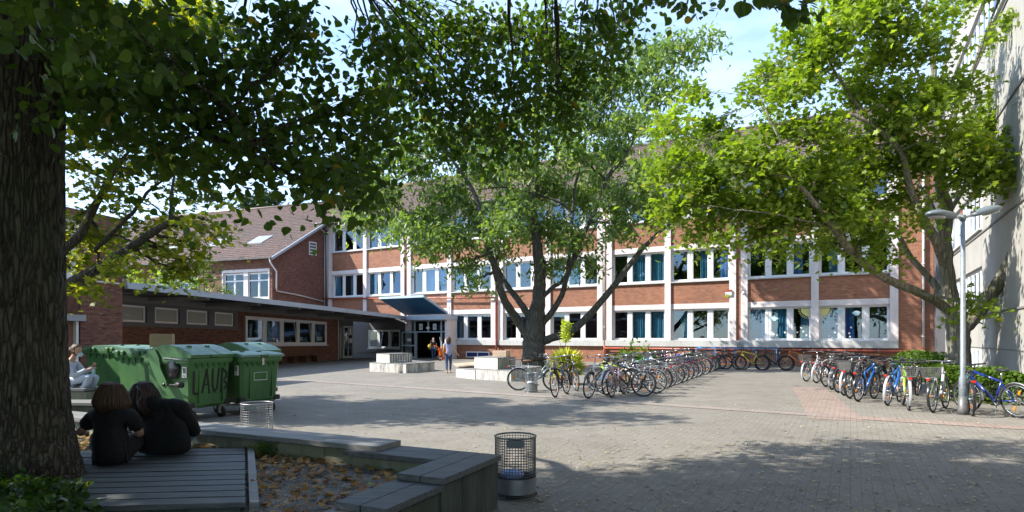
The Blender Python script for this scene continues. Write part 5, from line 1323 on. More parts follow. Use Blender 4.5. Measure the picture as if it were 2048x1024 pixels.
# --- maple at the right
mb_=P(1916,776,18.5); mb_.z=0; mY=18.5
def q(px,py,Y=mY): return P(px,py,Y)
limbs=[([mb_+Vector((0,0,-.1)),mb_+Vector((0,0,.3)),q(1917,700),q(1915,650),q(1902,600),q(1893,540),q(1889,480),q(1895,420),q(1880,360,18.6),q(1888,290,18.8),q(1868,200,19),q(1866,120,19),q(1855,40,19),q(1850,-40,19)],[.48,.37,.32,.32,.22,.20,.185,.17,.14,.12,.10,.075,.05,.02]),
 ([q(1922,660),q(1950,632,18.2),q(1990,575,17.6),q(2025,515,17),q(2050,455,16.6),q(2062,360,16.2),q(2075,240,16),q(2090,100,16)],[.27,.235,.215,.20,.185,.15,.10,.04]),
 ([q(1905,625),q(1870,602,18.3),q(1830,582,18),q(1785,563,17.6),q(1745,540,17.2),q(1700,500,16.8),q(1672,462,16.5),q(1630,410,16.2),q(1590,365,16),q(1540,345,15.8),q(1470,330,15.8)],[.18,.165,.15,.14,.13,.12,.11,.09,.07,.05,.02]),
 ([q(1900,600),q(1872,572,19),q(1845,540,19.2),q(1812,500,19.4),q(1786,455,19.6),q(1740,430,19.8),q(1680,400,20)],[.15,.13,.11,.10,.085,.06,.03]),
 ([q(1893,540),q(1870,480,18),q(1838,420,17.8),q(1822,378,17.6),q(1800,300,17.4),q(1760,260,17.2),q(1700,230,17)],[.15,.15,.13,.12,.08,.06,.03]),
 ([q(1889,470),q(1866,420,19),q(1838,370,19.4),q(1810,330,19.6),q(1760,300,19.8)],[.12,.10,.08,.06,.03]),
 ([q(1895,430),q(1925,380,18.8),q(1962,300,19),q(2000,220,19),q(2040,150,19)],[.10,.085,.07,.055,.03]),
 ([q(1888,290,18.8),q(1930,180,18.6),q(1975,60,18.4),q(2010,-30,18.4)],[.08,.065,.05,.02]),
 ([q(1868,200,19),q(1820,120,18.6),q(1780,60,18.4),q(1760,0,18.2)],[.07,.05,.04,.02]),
 ([q(1868,200,19),q(1895,110,19.2),q(1905,30,19.2),q(1900,-40,19.2)],[.06,.05,.04,.02]),
 ([q(1800,300,17.4),q(1730,230,17.2),q(1680,160,17),q(1640,100,17),q(1600,90,17)],[.07,.06,.05,.035,.015]),
 ([q(1672,462,16.5),q(1640,450,16.4),q(1560,430,16),q(1480,420,16)],[.05,.045,.03,.015]),
 ([q(1590,365,16),q(1570,300,16),q(1540,240,16),q(1520,190,16)],[.05,.04,.03,.015])]
mbl=[(1345,250,28),(1372,320,44),(1348,410,34),(1425,255,36),(1420,360,46),(1480,310,44),(1405,450,26),(1490,410,42),(1560,255,36),(1555,335,46),(1590,420,40),(1545,140,30),(1510,185,22),(1590,170,38),(1640,110,38),(1675,50,42),(1655,250,38),(1700,340,40),(1680,410,40),(1720,180,40),(1760,110,38),(1800,40,34),(1785,250,44),(1845,200,42),(1840,310,38),(1900,275,38),(1905,170,30),(1950,310,36),(1990,350,32),(2010,260,36),(2040,170,40),(2045,330,36),(2030,70,34),(1860,90,28),(1735,460,34),(1800,390,26),(1650,480,22),(1755,510,12),(1720,400,34),(1560,480,20),(1640,330,38),(1385,190,20),(1600,60,26),(1700,-20,40),(1800,-40,40),(1740,30,34),(1330,340,22),(1450,470,14),(1510,470,18),(1840,430,14),(1620,380,34),(1960,240,28),(1930,350,24),(1880,20,24),(1950,-30,30),(2060,20,34),(2080,250,40),(1690,290,34),(1770,330,30),(1800,180,30),(1540,400,30),(1450,400,30),(1945,600,8),(1950,608,7)]
make_tree('maple_tree','sunlit green maple with pale forked trunk behind the lamp post',mb_,limbs,[bl(x,y,r*.97,17.4,1.5) for x,y,r in mbl],
  'maple',.15,M['leaf_maple'],M['bark_maple'],50,sub=46,seed=9,droop=.2,spread=.6,up=.9,clump=.34,flat=.5,lr=.85,twig=.018)

# --- big linden on the left: the trunk and the canopy hanging over the yard
lb=Vector((-4.38,4.98,.2))
def q(px,py,Y): return P(px,py,Y)
lt=[lb+Vector((0,0,z)) for z in (-.1,.25,.8,1.8,3.0,4.2,5.2)]
limbs=[(lt,[.80,.64,.545,.51,.50,.53,.60])]
rl=random.Random(4)
for az,el,ln in ((-75,28,8),(-30,22,9),(5,32,6.5),(40,42,4.2),(85,45,4),(120,40,4),(170,30,6.5),(-130,30,7),(-100,35,8.5),(20,62,6.5),(-60,62,8),(150,65,6),(-15,42,8),(-45,42,10)):
    s=lb+Vector((0,0,rl.uniform(3.9,5.0))); d=Vector((math.cos(R(az))*math.cos(R(el)),math.sin(R(az))*math.cos(R(el)),math.sin(R(el))))
    pts=[s]+[s+d*ln*t+Vector((rl.uniform(-.3,.3),rl.uniform(-.3,.3),-1.1*t*t*math.cos(R(el))*2)) for t in (.25,.5,.75,1)]
    limbs.append((pts,[.24,.17,.12,.07,.025]))
limbs.append(([lb+Vector((.35,-.1,3.3)),q(290,175,5.8),q(380,240,5.4),q(500,310,5.0),q(620,370,4.7)],[.07,.05,.04,.028,.012]))
lin=[]
def lins(lst,Y,dy=.5): 
    for x,y,r in lst: lin.append(bl(x,y,r,Y,dy))
lins([(170,60,80),(60,30,60),(300,90,80),(200,125,56),(280,160,52),(180,190,32),(340,200,46),(420,165,56),(440,225,36),(390,100,74),(500,245,28),(560,285,20),(620,312,16),(480,305,12),(240,225,22),(660,340,9),(330,295,14),(400,280,20)],5.2,.7)
lins([(30,-30,60),(130,0,60),(230,20,60)],3.6,.3)
lins([(480,60,80),(560,110,70),(620,50,80),(505,180,44),(630,105,44),(655,225,9),(712,320,14),(695,350,8),(720,90,80),(740,185,34),(755,270,24),(585,205,10)],6.3,.8)
lins([(800,70,80),(880,60,80),(960,80,80),(780,160,70),(860,170,70),(940,180,70),(1020,170,70),(1050,70,80),(1100,120,70),(820,240,50),(900,250,46),(980,245,50),(1060,240,46),(1120,200,46),(760,240,40),(1150,60,70),(1200,60,50),(1230,110,26),(900,285,20),(1000,280,18),(1160,150,30),(1250,40,40),(1120,250,18)],7.6,.7)
lins([(1290,-60,16)],6.0,.2)
rg9=random.Random(99); nearl=[tuple(P(x+rg9.gauss(0,16),y+rg9.gauss(0,9),3.6+rg9.uniform(-.25,.25))) for x,y in ((1500,-8),(1520,-12),(1545,-8),(1560,2),(1580,8),(1600,16),(1612,30),(1590,34),(1625,24),(1570,-15),(1610,-10)) for _ in range(7)]
nearl+=[tuple(P(x+rg9.gauss(0,22),y+rg9.gauss(0,10),6+rg9.uniform(-.3,.3))) for x,y in ((1260,10),(1290,4),(1320,-4),(1350,4),(1375,0),(1400,10),(1420,4),(1280,24)) for _ in range(12)]
# upper and rear crown: above and beside the viewer, casts the foreground shade
rear=[]
for i in range(250):
    for _ in range(30):
        az=rl.uniform(0,2*math.pi); rr=9.3*math.sqrt(rl.random()); x=lb.x-.9+rr*math.cos(az); y=lb.y+rr*math.sin(az)-1.2
        z=4.6+rl.random()*9.5*(1-(rr/9.8)**2)+rr*.12
        r_=rl.uniform(.75,1.2)
        if y>6.6: continue
        if y<-.9-r_*.3: ok=z>3.2
        else:
            yn=max(y+r_+.5,.3); ok=(z-r_-.4-1.6)/yn>.60 or x+r_<-yn*.9-.3 
        if ok: rear.append((Vector((x,y,z)),r_)); break
rgl=np.random.default_rng(77); LT=make_tree('linden_tree','huge dark linden trunk at the left edge with leafy canopy overhanging the yard',lb,limbs,lin,
  'heart',.070,M['leaf_linden'],M['bark_linden'],68,sub=23,seed=21,nside=22,droop=.8,spread=.8,up=.4,extra=np.array(nearl),clump=.19,flat=.8,twig=.009,maxtw=5)

for i in range(90):
    y=rl.uniform(3.2,6.3); x=rl.uniform(-9,1.2); r_=rl.uniform(.8,1.1); z0=1.6+.62*(y+r_+.5)+r_+.4; rear.append((Vector((x,y,z0+rl.random()**1.5*4)),r_))
rp=np.concatenate([np.array(c)[None,:]+(lambda d:d/np.linalg.norm(d,axis=1,keepdims=True)*(rgl.random((330,1))**.4)*r)(rgl.normal(size=(330,3))) for c,r in rear])
foliage('upper_crown',rp-np.array(lb),.12,'heart',M['leaf_linden'],LT,.4,.8,.8,88)
# --- yellowing maple behind the linden trunk
yb=Vector((-11.2,12.4,0)); 
limbs=[([yb+Vector((0,0,-.1)),yb+Vector((0,0,.8)),yb+Vector((.1,0,2.0)),yb+Vector((.2,.1,3.6)),yb+Vector((.3,.2,6)),yb+Vector((.5,.3,8.5))],[.30,.24,.2,.17,.12,.04]),
 ([yb+Vector((.05,0,1.7)),q(125,575,12.3),q(180,545,12.2),q(250,502,12),q(310,462,11.8),q(340,442,11.8),q(342,400,11.8),q(350,340,11.8)],[.13,.115,.10,.085,.07,.05,.035,.015]),
 ([yb+Vector((.1,0,2.4)),q(140,490,12.4),q(190,410,12.6),q(230,340,12.6),q(260,300,12.6)],[.11,.09,.075,.05,.02]),
 ([q(190,500,12.4),q(260,430,12.8),q(300,380,13),q(350,350,13)],[.05,.04,.03,.015])]
yl=[(150,330,30),(160,430,34),(150,520,26),(200,470,34),(215,380,34),(260,430,34),(260,340,34),(280,500,26),(330,430,30),(330,500,24),(375,460,26),(375,525,18),(420,440,22),(440,455,16),(310,320,34),(370,380,28),(210,540,22),(150,270,34),(220,270,34),(300,260,34),(370,300,34),(430,390,22),(160,575,12),(400,500,18),(240,520,20),(355,545,12)]
yb_bl=[bl(x,y,r,12.6,1.2) for x,y,r in yl]
for i in range(36): yb_bl.append((Vector((yb.x+rl.uniform(-2.5,3.9),yb.y+rl.uniform(-2,2.6),rl.uniform(6.2,9.8))),rl.uniform(.5,.8)))
make_tree('yellowing_maple','young yellow green maple with thin slanting limb behind the big trunk',yb,limbs,yb_bl,'maple',.125,M['leaf_yellow'],M['bark_linden'],36,sub=34,seed=31,droop=.2,spread=.5,up=.9,clump=.24,flat=.4,twig=.014)

# --- shrubs growing behind the canopy, far tree behind the roof
def bush(name,label,blobs,base,kind,size,mat,dens,sub,seed,cl=.3):
    limbs=[]; b=Vector(base)
    for k in range(5):
        c=blobs[(k*3)%len(blobs)][0]; limbs.append(([b+Vector((rnd.uniform(-.1,.1),rnd.uniform(-.1,.1),-.05)),(b+c)/2,c],[.06,.04,.015]))
    return make_tree(name,label,b,limbs,blobs,kind,size,mat,M['bark_grey'],dens,sub=sub,seed=seed,clump=cl,twig=.012,maxtw=3)
# roof terrace planters hold these: they stand behind the canopy roof
Ys=36
bush('leafy_shrub','pale green bushy shrub showing above the canopy roof at left',[bl(x,y,r,Ys,.8) for x,y,r in [(290,555,20),(320,545,22),(355,550,20),(385,555,14),(270,565,14),(330,570,18),(300,580,18)]],(P(315,700,Ys).x,Ys,0),'maple',.2,M['leaf_maple'],26,7,41)
Ys=38
bush('dark_shrub','darker upright shrub showing above the canopy before the wing windows',[bl(x,y,r,Ys,.5) for x,y,r in [(405,530,14),(415,555,20),(435,575,20),(395,575,18),(460,585,14),(420,595,22),(410,508,8)]],(P(420,700,Ys).x,Ys,0),'slim',.19,M['leaf_mid'],24,6,42)
Ys=80
bush('background_tree','dark green treetop showing above the wing roof ridge',[bl(x,y,r,Ys,2) for x,y,r in [(520,405,14),(545,400,10),(500,410,10),(530,392,8),(515,425,16),(545,425,14)]],(P(520,700,Ys).x,Ys,0),'quad',.8,M['leaf_dark'],40,.6,43,cl=1.2)
# trees on the street side (mirrored in the school windows)
def rear_tree(x,y,h,seed,mat,label):
    b=Vector((x,y,0)); rr=random.Random(seed); bl_=[]
    for i in range(26):
        a=rr.uniform(0,6.28); r_=h*.36*math.sqrt(rr.random()); bl_.append((b+Vector((r_*math.cos(a),r_*math.sin(a),h*.35+rr.random()*h*.6)),h*.11,.25))
    make_tree('street_tree',label,b,[([b+Vector((0,0,-.1)),b+Vector((0,0,h*.3)),b+Vector((.2,0,h*.8))],[.4,.3,.06])],bl_,'quad',.42,mat,M['bark_linden'],30,sub=6,seed=seed,clump=.7,twig=.03,maxtw=2,group='trees behind the viewer')
for i,(x,y,h) in enumerate(((-26,-14,15),(-12,-22,17),(3,-16,14),(17,-20,17),(-7,-12,13),(-16,-27,18),(-3,-24,16),(-9,-19,15),(-20,-21,16))):
    rear_tree(x,y,h,60+i,M['leaf_mid'],'tall leafy tree on the street side behind the viewer')
def scatter_box(n,x0,x1,y0,y1,z0,z1,rg):
    return np.stack([rg.uniform(x0,x1,n),rg.uniform(y0,y1,n),rg.uniform(z0,z1,n)],1)
rgx=np.random.default_rng(5)
# hedge (aligned with the grey wall)
def hedge(name,label,pts,w,h,n,mat='leaf_hedge',size=.075,kind='heart'):
    a,b=Vector(pts[0]),Vector(pts[1]); d=(b-a); L_=d.length; d.normalize(); nn=Vector((-d.y,d.x))
    t=thing(name,label,'hedge',(a.x,a.y,0))
    u=rgx.uniform(0,L_,n); v=rgx.normal(size=n)*w*.34; v=np.clip(v,-w*.62,w*.62); zt=h*(1+.10*np.sin(u*2.3)+.06*np.sin(u*5.7)); z=zt*(1-rgx.random(n)**2.2*.98)*(1-.25*(np.abs(v)/(w*.62))**3)
    P3=np.stack([d.x*u+nn.x*v,d.y*u+nn.y*v,z],1)
    foliage('leaves',P3,size,kind,M[mat],t,up=.6,spread=.7,droop=.1,seed=3)
    m=MB()
    for i in range(int(L_*9)):
        uu_=rgx.uniform(0,L_); vv_=rgx.uniform(-w*.35,w*.35); p=Vector((d.x*uu_+nn.x*vv_,d.y*uu_+nn.y*vv_,0)); m.tube([p,p+Vector((rgx.uniform(-.1,.1),rgx.uniform(-.1,.1),h*.85))],[.012,.004],4)
    m.build('stems',M['bark_grey'],t); return t
hedge('hedge','clipped green hedge along the pale building behind the lamp post',[(10.75,15.2),(15.2,11.7)],.95,.80,9000)
hedge('low_hedge','small green bush between brick wall and right bicycle row',[(15.8,23.4),(14.0,19.6)],1.2,.95,4200)
# feather grass in a pot
gp=Vector((1.83,20.0,0)); t=thing('ornamental_grass','tall yellow green ornamental grass in a round pot beside the shade tree','plant',gp)
n=3600; a=rgx.uniform(0,2*math.pi,n); sp=rgx.random(n)**.7
base=np.stack([.16*np.cos(a)*sp,.16*np.sin(a)*sp,np.full(n,.30)+rgx.uniform(0,.35,n)],1)
tl=np.stack([np.cos(a)*sp*1.0,np.sin(a)*sp*1.0,np.full(n,3.4)],1)*1.6
M['leaf_grass']=leaf_mat('grass_blade',[(.30,.36,.05),(.42,.46,.08),(.55,.52,.15),(.45,.40,.2)],.4,.6)
foliage('blades',base,.52,'blade',M['leaf_grass'],t,up=.1,spread=.6,droop=0,seed=8,tilt=tl)
MB().tube([(0,0,.02),(0,0,.32)],[.22,.28],20).torus((0,0,.32),.27,.025,24,6,ax='z').build('pot',M['terracotta'],t)
m=MB().tube([(0,.02,.6),(-.02,0,1.5),(0,0,2.0)],[.012,.008,.003],5).tube([(0,0,.6),(-.22,0,1.45),(-.28,0,1.7)],[.01,.006,.003],5); m.build('stems',M['bark_grey'],t)
c=np.stack([rgx.normal(size=420)*.075,rgx.normal(size=420)*.07,rgx.uniform(1.42,2.12,420)],1); foliage('plume',c,.10,'slim',M['leaf_grass'],t,up=.2,spread=.8,droop=-.5,seed=9)
gp=Vector((4.55,21.8,0)); t=thing('potted_shrub','leafy green potted shrub in the middle of the left bicycle row','plant',gp)
c=np.stack([rgx.normal(size=900)*.40,rgx.normal(size=900)*.3,np.abs(rgx.normal(size=900))*.35+.45],1); foliage('leaves',c,.14,'maple',M['leaf_hedge'],t,seed=12)
MB().tube([(0,0,.0),(0,0,.45)],[.25,.34],20).build('pot',M['terracotta'],t)
# ivy at the foot of the big trunk
n=6500; x=rgx.uniform(-4.9,-2.85,n); y=rgx.uniform(3.2,5.0,n)
keep=(y<4.25+ (-x-2.9)*.55+.12*np.sin(x*9))&((x+4.38)**2+(y-4.98)**2>.52**2); x=x[keep];y=y[keep]
hh=.17+.09*np.sin(x*5)*np.cos(y*6)
z=rgx.uniform(.05,1,len(x))**.5*np.clip(hh,.08,.3)
p=np.stack([x,y,z+.34],1)
iv=foliage('ivy',p,.048,'heart',M['leaf_ivy'] if 'leaf_ivy' in M else M['leaf_hedge'],None,up=.9,spread=.6,droop=.1,seed=14); tag(iv,'low ivy and weeds growing round the foot of the big trunk','ground cover',kind='stuff')
M['leaf_ivy']=leaf_mat('ivy_leaf',[(.02,.05,.01),(.035,.075,.015),(.055,.10,.02),(.16,.14,.03)],.3,.35); iv.data.materials[0]=M['leaf_ivy']
sb=MB().poly([(-7.5,1.2,.338),(-3.1,1.2,.338),(-2.95,3.95,.338),(-3.7,4.6,.338),(-4.0,6.9,.338),(-7.5,6.9,.338)]).build('planting_soil',M['soil']); tag(sb,'dark soil at the foot of the trunk','soil',kind='structure')
# fallen leaves
M['leaf_fallen']=leaf_mat('fallen_leaf',[(.16,.07,.02),(.30,.15,.045),(.42,.25,.08),(.38,.30,.12),(.35,.38,.08)],.15,.7)
M['leaf_litter']=leaf_mat('pale_litter',[(.22,.18,.12),(.34,.29,.20),(.42,.36,.22),(.40,.40,.15)],.15,.7)
n=9500; x=rgx.uniform(-5.5,-.5,n); y=rgx.uniform(3.0,7.6,n)
inside=(y<5.35-(x+.42)*.46)&(y-5.3>(x+.5)*1.95)& ~((x<-1.9-(y-4.28)*.45)&(y<6.4)&(y>3.9))
w=rgx.random(n)<np.clip(.25+.75*(y-3.5)/3.2,.2,1); k=inside&w
o=foliage('fallen_leaves',np.stack([x[k],y[k],np.full(k.sum(),.345)+rgx.random(k.sum())*.025],1),.055,'maple',M['leaf_fallen'],None,up=2.2,spread=.7,droop=0,seed=15,sizevar=.5); tag(o,'brown and orange fallen leaves on the gravel bed','leaf litter',kind='stuff')
n=6500; yy=4.6/(rgx.random(n)*.85+.12); xx=rgx.uniform(-.9,1.0,n)*yy
k=(yy<32)&~((xx<.0)&(yy<7.5)&(yy<5.6-(xx+.1)*.46+.4))
o=foliage('ground_leaves',np.stack([xx[k],yy[k],np.full(k.sum(),.012)+rgx.random(k.sum())*.01],1),.036,'quad',M['leaf_litter'],None,up=2.5,spread=.6,droop=0,seed=16,sizevar=.6); tag(o,'small pale leaves scattered over the paving','leaf litter',kind='stuff')
n=2600; yy=rgx.uniform(4.6,9.0,n); xx=rgx.uniform(0.2,7.5,n)
o=foliage('ground_leaves',np.stack([xx,yy,np.full(n,.012)],1),.020,'quad',M['leaf_litter'],None,up=2.5,spread=.5,droop=0,seed=17,sizevar=.6); tag(o,'tiny leaf scraps on the shaded foreground paving','leaf litter',kind='stuff')
o=foliage('moss',np.stack([rgx.normal(size=300)*.07-2.62,rgx.normal(size=300)*.02+6.24,rgx.uniform(.33,.48,300)],1),.03,'slim',M['leaf_hedge'],None,seed=18); tag(o,'moss tuft growing from the bench wall','moss',kind='stuff')
# ------------------------------------------------------------------ people
M['skin']=pm('skin',(.52,.30,.21,1),.5,.1,9); M['hair_brown']=pm('brown_hair',(.11,.055,.026,1),.42,.5,3,stretch=(40,40,4),bs=.6); M['hair_dark']=pm('dark_brown_hair',(.055,.028,.017,1),.42,.5,3,stretch=(40,40,4),bs=.6)
M['hair_light']=pm('light_brown_hair',(.12,.06,.03,1),.45,.45,3,stretch=(40,40,4),bs=.5)
M['tee_black']=pm('black_cotton',(.006,.006,.008,1),.9,.35,5,bs=.4); M['hood_black']=pm('black_fleece',(.005,.005,.006,1),.95,.35,4,bs=.5)
M['white_cloth']=pm('pale_blue_white_cloth',(.55,.60,.70,1),.85,.15,4,bs=.3); M['jeans']=pm('blue_jeans',(.035,.075,.16,1),.9,.3,8,bs=.3); M['jeans_light']=pm('light_jeans',(.06,.20,.32,1),.9,.3,8,bs=.3)
M['white_jeans']=pm('pale_trousers',(.48,.54,.66,1),.85,.12,5,bs=.3); M['tee_blue']=pm('lavender_tee',(.30,.33,.50,1),.9,.12,5,bs=.3); M['mask']=pm('surgical_mask',(.42,.60,.70,1),.8,.05,4)
M['shoe_tan']=pm('tan_shoe',(.55,.42,.30,1),.6,.15,6); M['shoe_dark']=pm('dark_shoe',(.02,.02,.02,1),.5,.15,6); M['trouser_black']=pm('black_trousers',(.012,.012,.014,1),.9,.3,6,bs=.4)
M['grey_panel']=pm('grey_print',(.45,.45,.5,1),.9,.1,5)
def skin_mesh(name,chains,mats,parent,sub=2):
    """chains: list of (points, radii) sharing their first point with an existing one; radii may be (a,b)"""
    V_=[];E_=[];Rr=[]
    def idx(p):
        for i,v in enumerate(V_):
            if (v-Vector(p)).length<1e-4: return i
        V_.append(Vector(p)); Rr.append(None); return len(V_)-1
    for pts,rad in chains:
        last=None
        for p,r in zip(pts,rad):
            i=idx(p)
            if Rr[i] is None: Rr[i]=r if hasattr(r,'__len__') else (r,r)
            if last is not None and last!=i: E_.append((last,i))
            last=i
    me=bpy.data.meshes.new(name); me.from_pydata([tuple(v) for v in V_],E_,[]); me.update()
    o=bpy.data.objects.new(name,me); C.objects.link(o)
    md=o.modifiers.new('s','SKIN'); md.use_smooth_shade=True; md.branch_smoothing=.3
    sk=me.skin_vertices[0].data if len(me.skin_vertices) else None
    if sk is None:
        bpy.context.view_layer.objects.active=o; me.skin_vertices.new() if hasattr(me.skin_vertices,'new') else None; sk=me.skin_vertices[0].data
    for i,r in enumerate(Rr): sk[i].radius=r; sk[i].use_root=(i==0)
    s2=o.modifiers.new('u','SUBSURF'); s2.levels=sub; s2.render_levels=sub
    dg=bpy.context.evaluated_depsgraph_get(); me2=bpy.data.meshes.new_from_object(o.evaluated_get(dg))
    bpy.data.objects.remove(o); me2.name=name
    for m in (mats if isinstance(mats,list) else [mats]): me2.materials.append(m)
    me2.polygons.foreach_set('use_smooth',[True]*len(me2.polygons))
    ob=bpy.data.objects.new(name,me2); C.objects.link(ob); ob.parent=parent; return ob
def wrinkle(o,amp=.012,sc=9,seed=0):
    me=o.data
    for v in me.vertices:
        c=v.co; n=mn.noise(Vector((c.x*sc,c.y*sc,c.z*sc*.6+seed)))+.5*mn.noise(Vector((c.x*sc*2.3,c.y*sc*2.3,c.z*sc*1.5-seed))); v.co=c+v.normal*amp*n
def hand_chains(w,d,side,curl=.6,s=1.0):
    """hand rooted at wrist w pointing along d, side = thumb direction"""
    d=Vector(d).normalized(); sd=(Vector(side)-d*Vector(side).dot(d)).normalized(); nb=d.cross(sd)
    w=Vector(w); palm=w+d*.045*s; knu=w+d*.085*s
    ch=[([w,palm,knu],[.020*s,(.024*s),(.026*s)])]
    for i,(o_,l) in enumerate(((.030,.072),(.010,.080),(-.010,.074),(-.029,.058))):
        b=knu+sd*o_*s; p1=b+(d*math.cos(curl*.4)-nb*math.sin(curl*.4))*l*.45*s; p2=p1+(d*math.cos(curl)-nb*math.sin(curl))*l*.32*s; p3=p2+(d*math.cos(curl*1.7)-nb*math.sin(curl*1.7))*l*.28*s
        ch.append(([knu,b,p1,p2,p3],[.026*s,.0095*s,.0088*s,.008*s,.0065*s]))
    tb=w+d*.025*s+sd*.022*s; ch.append(([palm,tb,tb+(d*.7+sd*.7)*.035*s,tb+(d*.7+sd*.7)*.035*s+(d*.95+sd*.2)*.030*s],[.024*s,.012*s,.0105*s,.008*s])); return ch
def head_mesh(mb,c,fw,up=(0,0,1),s=1.0):
    """head with a face looking along fw"""
    fw=Vector(fw).normalized(); up=Vector(up).normalized(); rt=fw.cross(up).normalized(); up=rt.cross(fw).normalized(); c=Vector(c)
    Mx=Matrix((rt,fw,up)).transposed()
    def f(d):
        w=1.0
        if d.z<-.1: w*=1-.20*min(1,(-d.z-.1)*1.2)*(1 if d.y<.3 else .55)
        if d.y>.5 and abs(d.x)<.35 and -.25<d.z<.12: w+=.10*(1-abs(d.x)/.35)*max(0,1-abs(d.z+.1)/.2)      # nose
        if d.y>.5 and .15<abs(d.x)<.5 and .0<d.z<.22: w-=.035                                          # eye sockets
        if d.y>.6 and abs(d.x)<.3 and -.55<d.z<-.42: w+=.015
        return w
    mb.ell(c,(.075*s,.095*s,.115*s),26,20,Mx,f)
    for q in (-1,1): mb.ell(c+rt*q*.076*s-up*.005*s,(.010*s,.020*s,.032*s),8,6,Mx)
    return Mx,rt,fw,up
def face_parts(par,c,fw,s=1.0,mask=False,up=(0,0,1)):
    fw=Vector(fw).normalized(); up=Vector(up); rt=fw.cross(up).normalized(); c=Vector(c)
    m=MB()
    for q in (-1,1): m.ell(c+rt*q*.030*s+fw*.083*s+up*.012*s,(.011*s,.009*s,.007*s),8,6)
    m.build('eyes',M['black'],par)
    if not mask: MB().ell(c+fw*.088*s-up*.055*s,(.022*s,.010*s,.006*s),10,6).build('mouth',M['lips'],par)
M['lips']=pm('lips',(.36,.12,.10,1),.5,.1,9)
def hair(name,par,mat,c,fw,s,locks,seed=0,up=(0,0,1)):
    """cap plus strands: locks = list of (start dir, path offsets, radius)"""
    rg=random.Random(seed); fw=Vector(fw).normalized(); upv=Vector(up).normalized(); rt=fw.cross(upv).normalized(); Mx=Matrix((rt,fw,upv)).transposed(); c=Vector(c)
    mb=MB(); mb.ell(c+upv*.012*s-fw*.012*s,(.086*s,.105*s,.116*s),22,16,Mx,f=lambda d: (1.0 if not (d.y>.35 and d.z<.45) else .80)*(1+.03*mn.noise(d*5)))
    for pts,rad in locks:
        mb.tube([c+Mx@Vector(p)*s for p in pts],[r*s for r in rad],7,flat=(1,.6))
    o=mb.build(name,mat,par); return o
def locks_bob(n,length,rg,back=True,spread=1.0,w=.014,outw=1.0,a0=-205,a1=25):
    out=[]
    for k in range(n):
        a=R(a0+(a1-a0)*k/(n-1))+rg.uniform(-.05,.05) # angle: -90 = back of head
        x,y=math.cos(a),math.sin(a); j=rg.uniform(.95,1.06)
        p=[(x*.02,y*.02-.01,.118),(x*.060,y*.075,.092),(x*.090*j,y*.112*j,.03),(x*.096*j*outw,y*.118*j*outw,-.05),(x*.092*outw*spread+rg.uniform(-.01,.01),y*.108*outw*spread,-length*.75),(x*.078*spread+rg.uniform(-.008,.008),y*.094*spread,-length+rg.uniform(-.015,.015))]
        out.append((p,[.008,w,w*1.1,w,w*.9,.004]))
    return out
rh=random.Random(2)
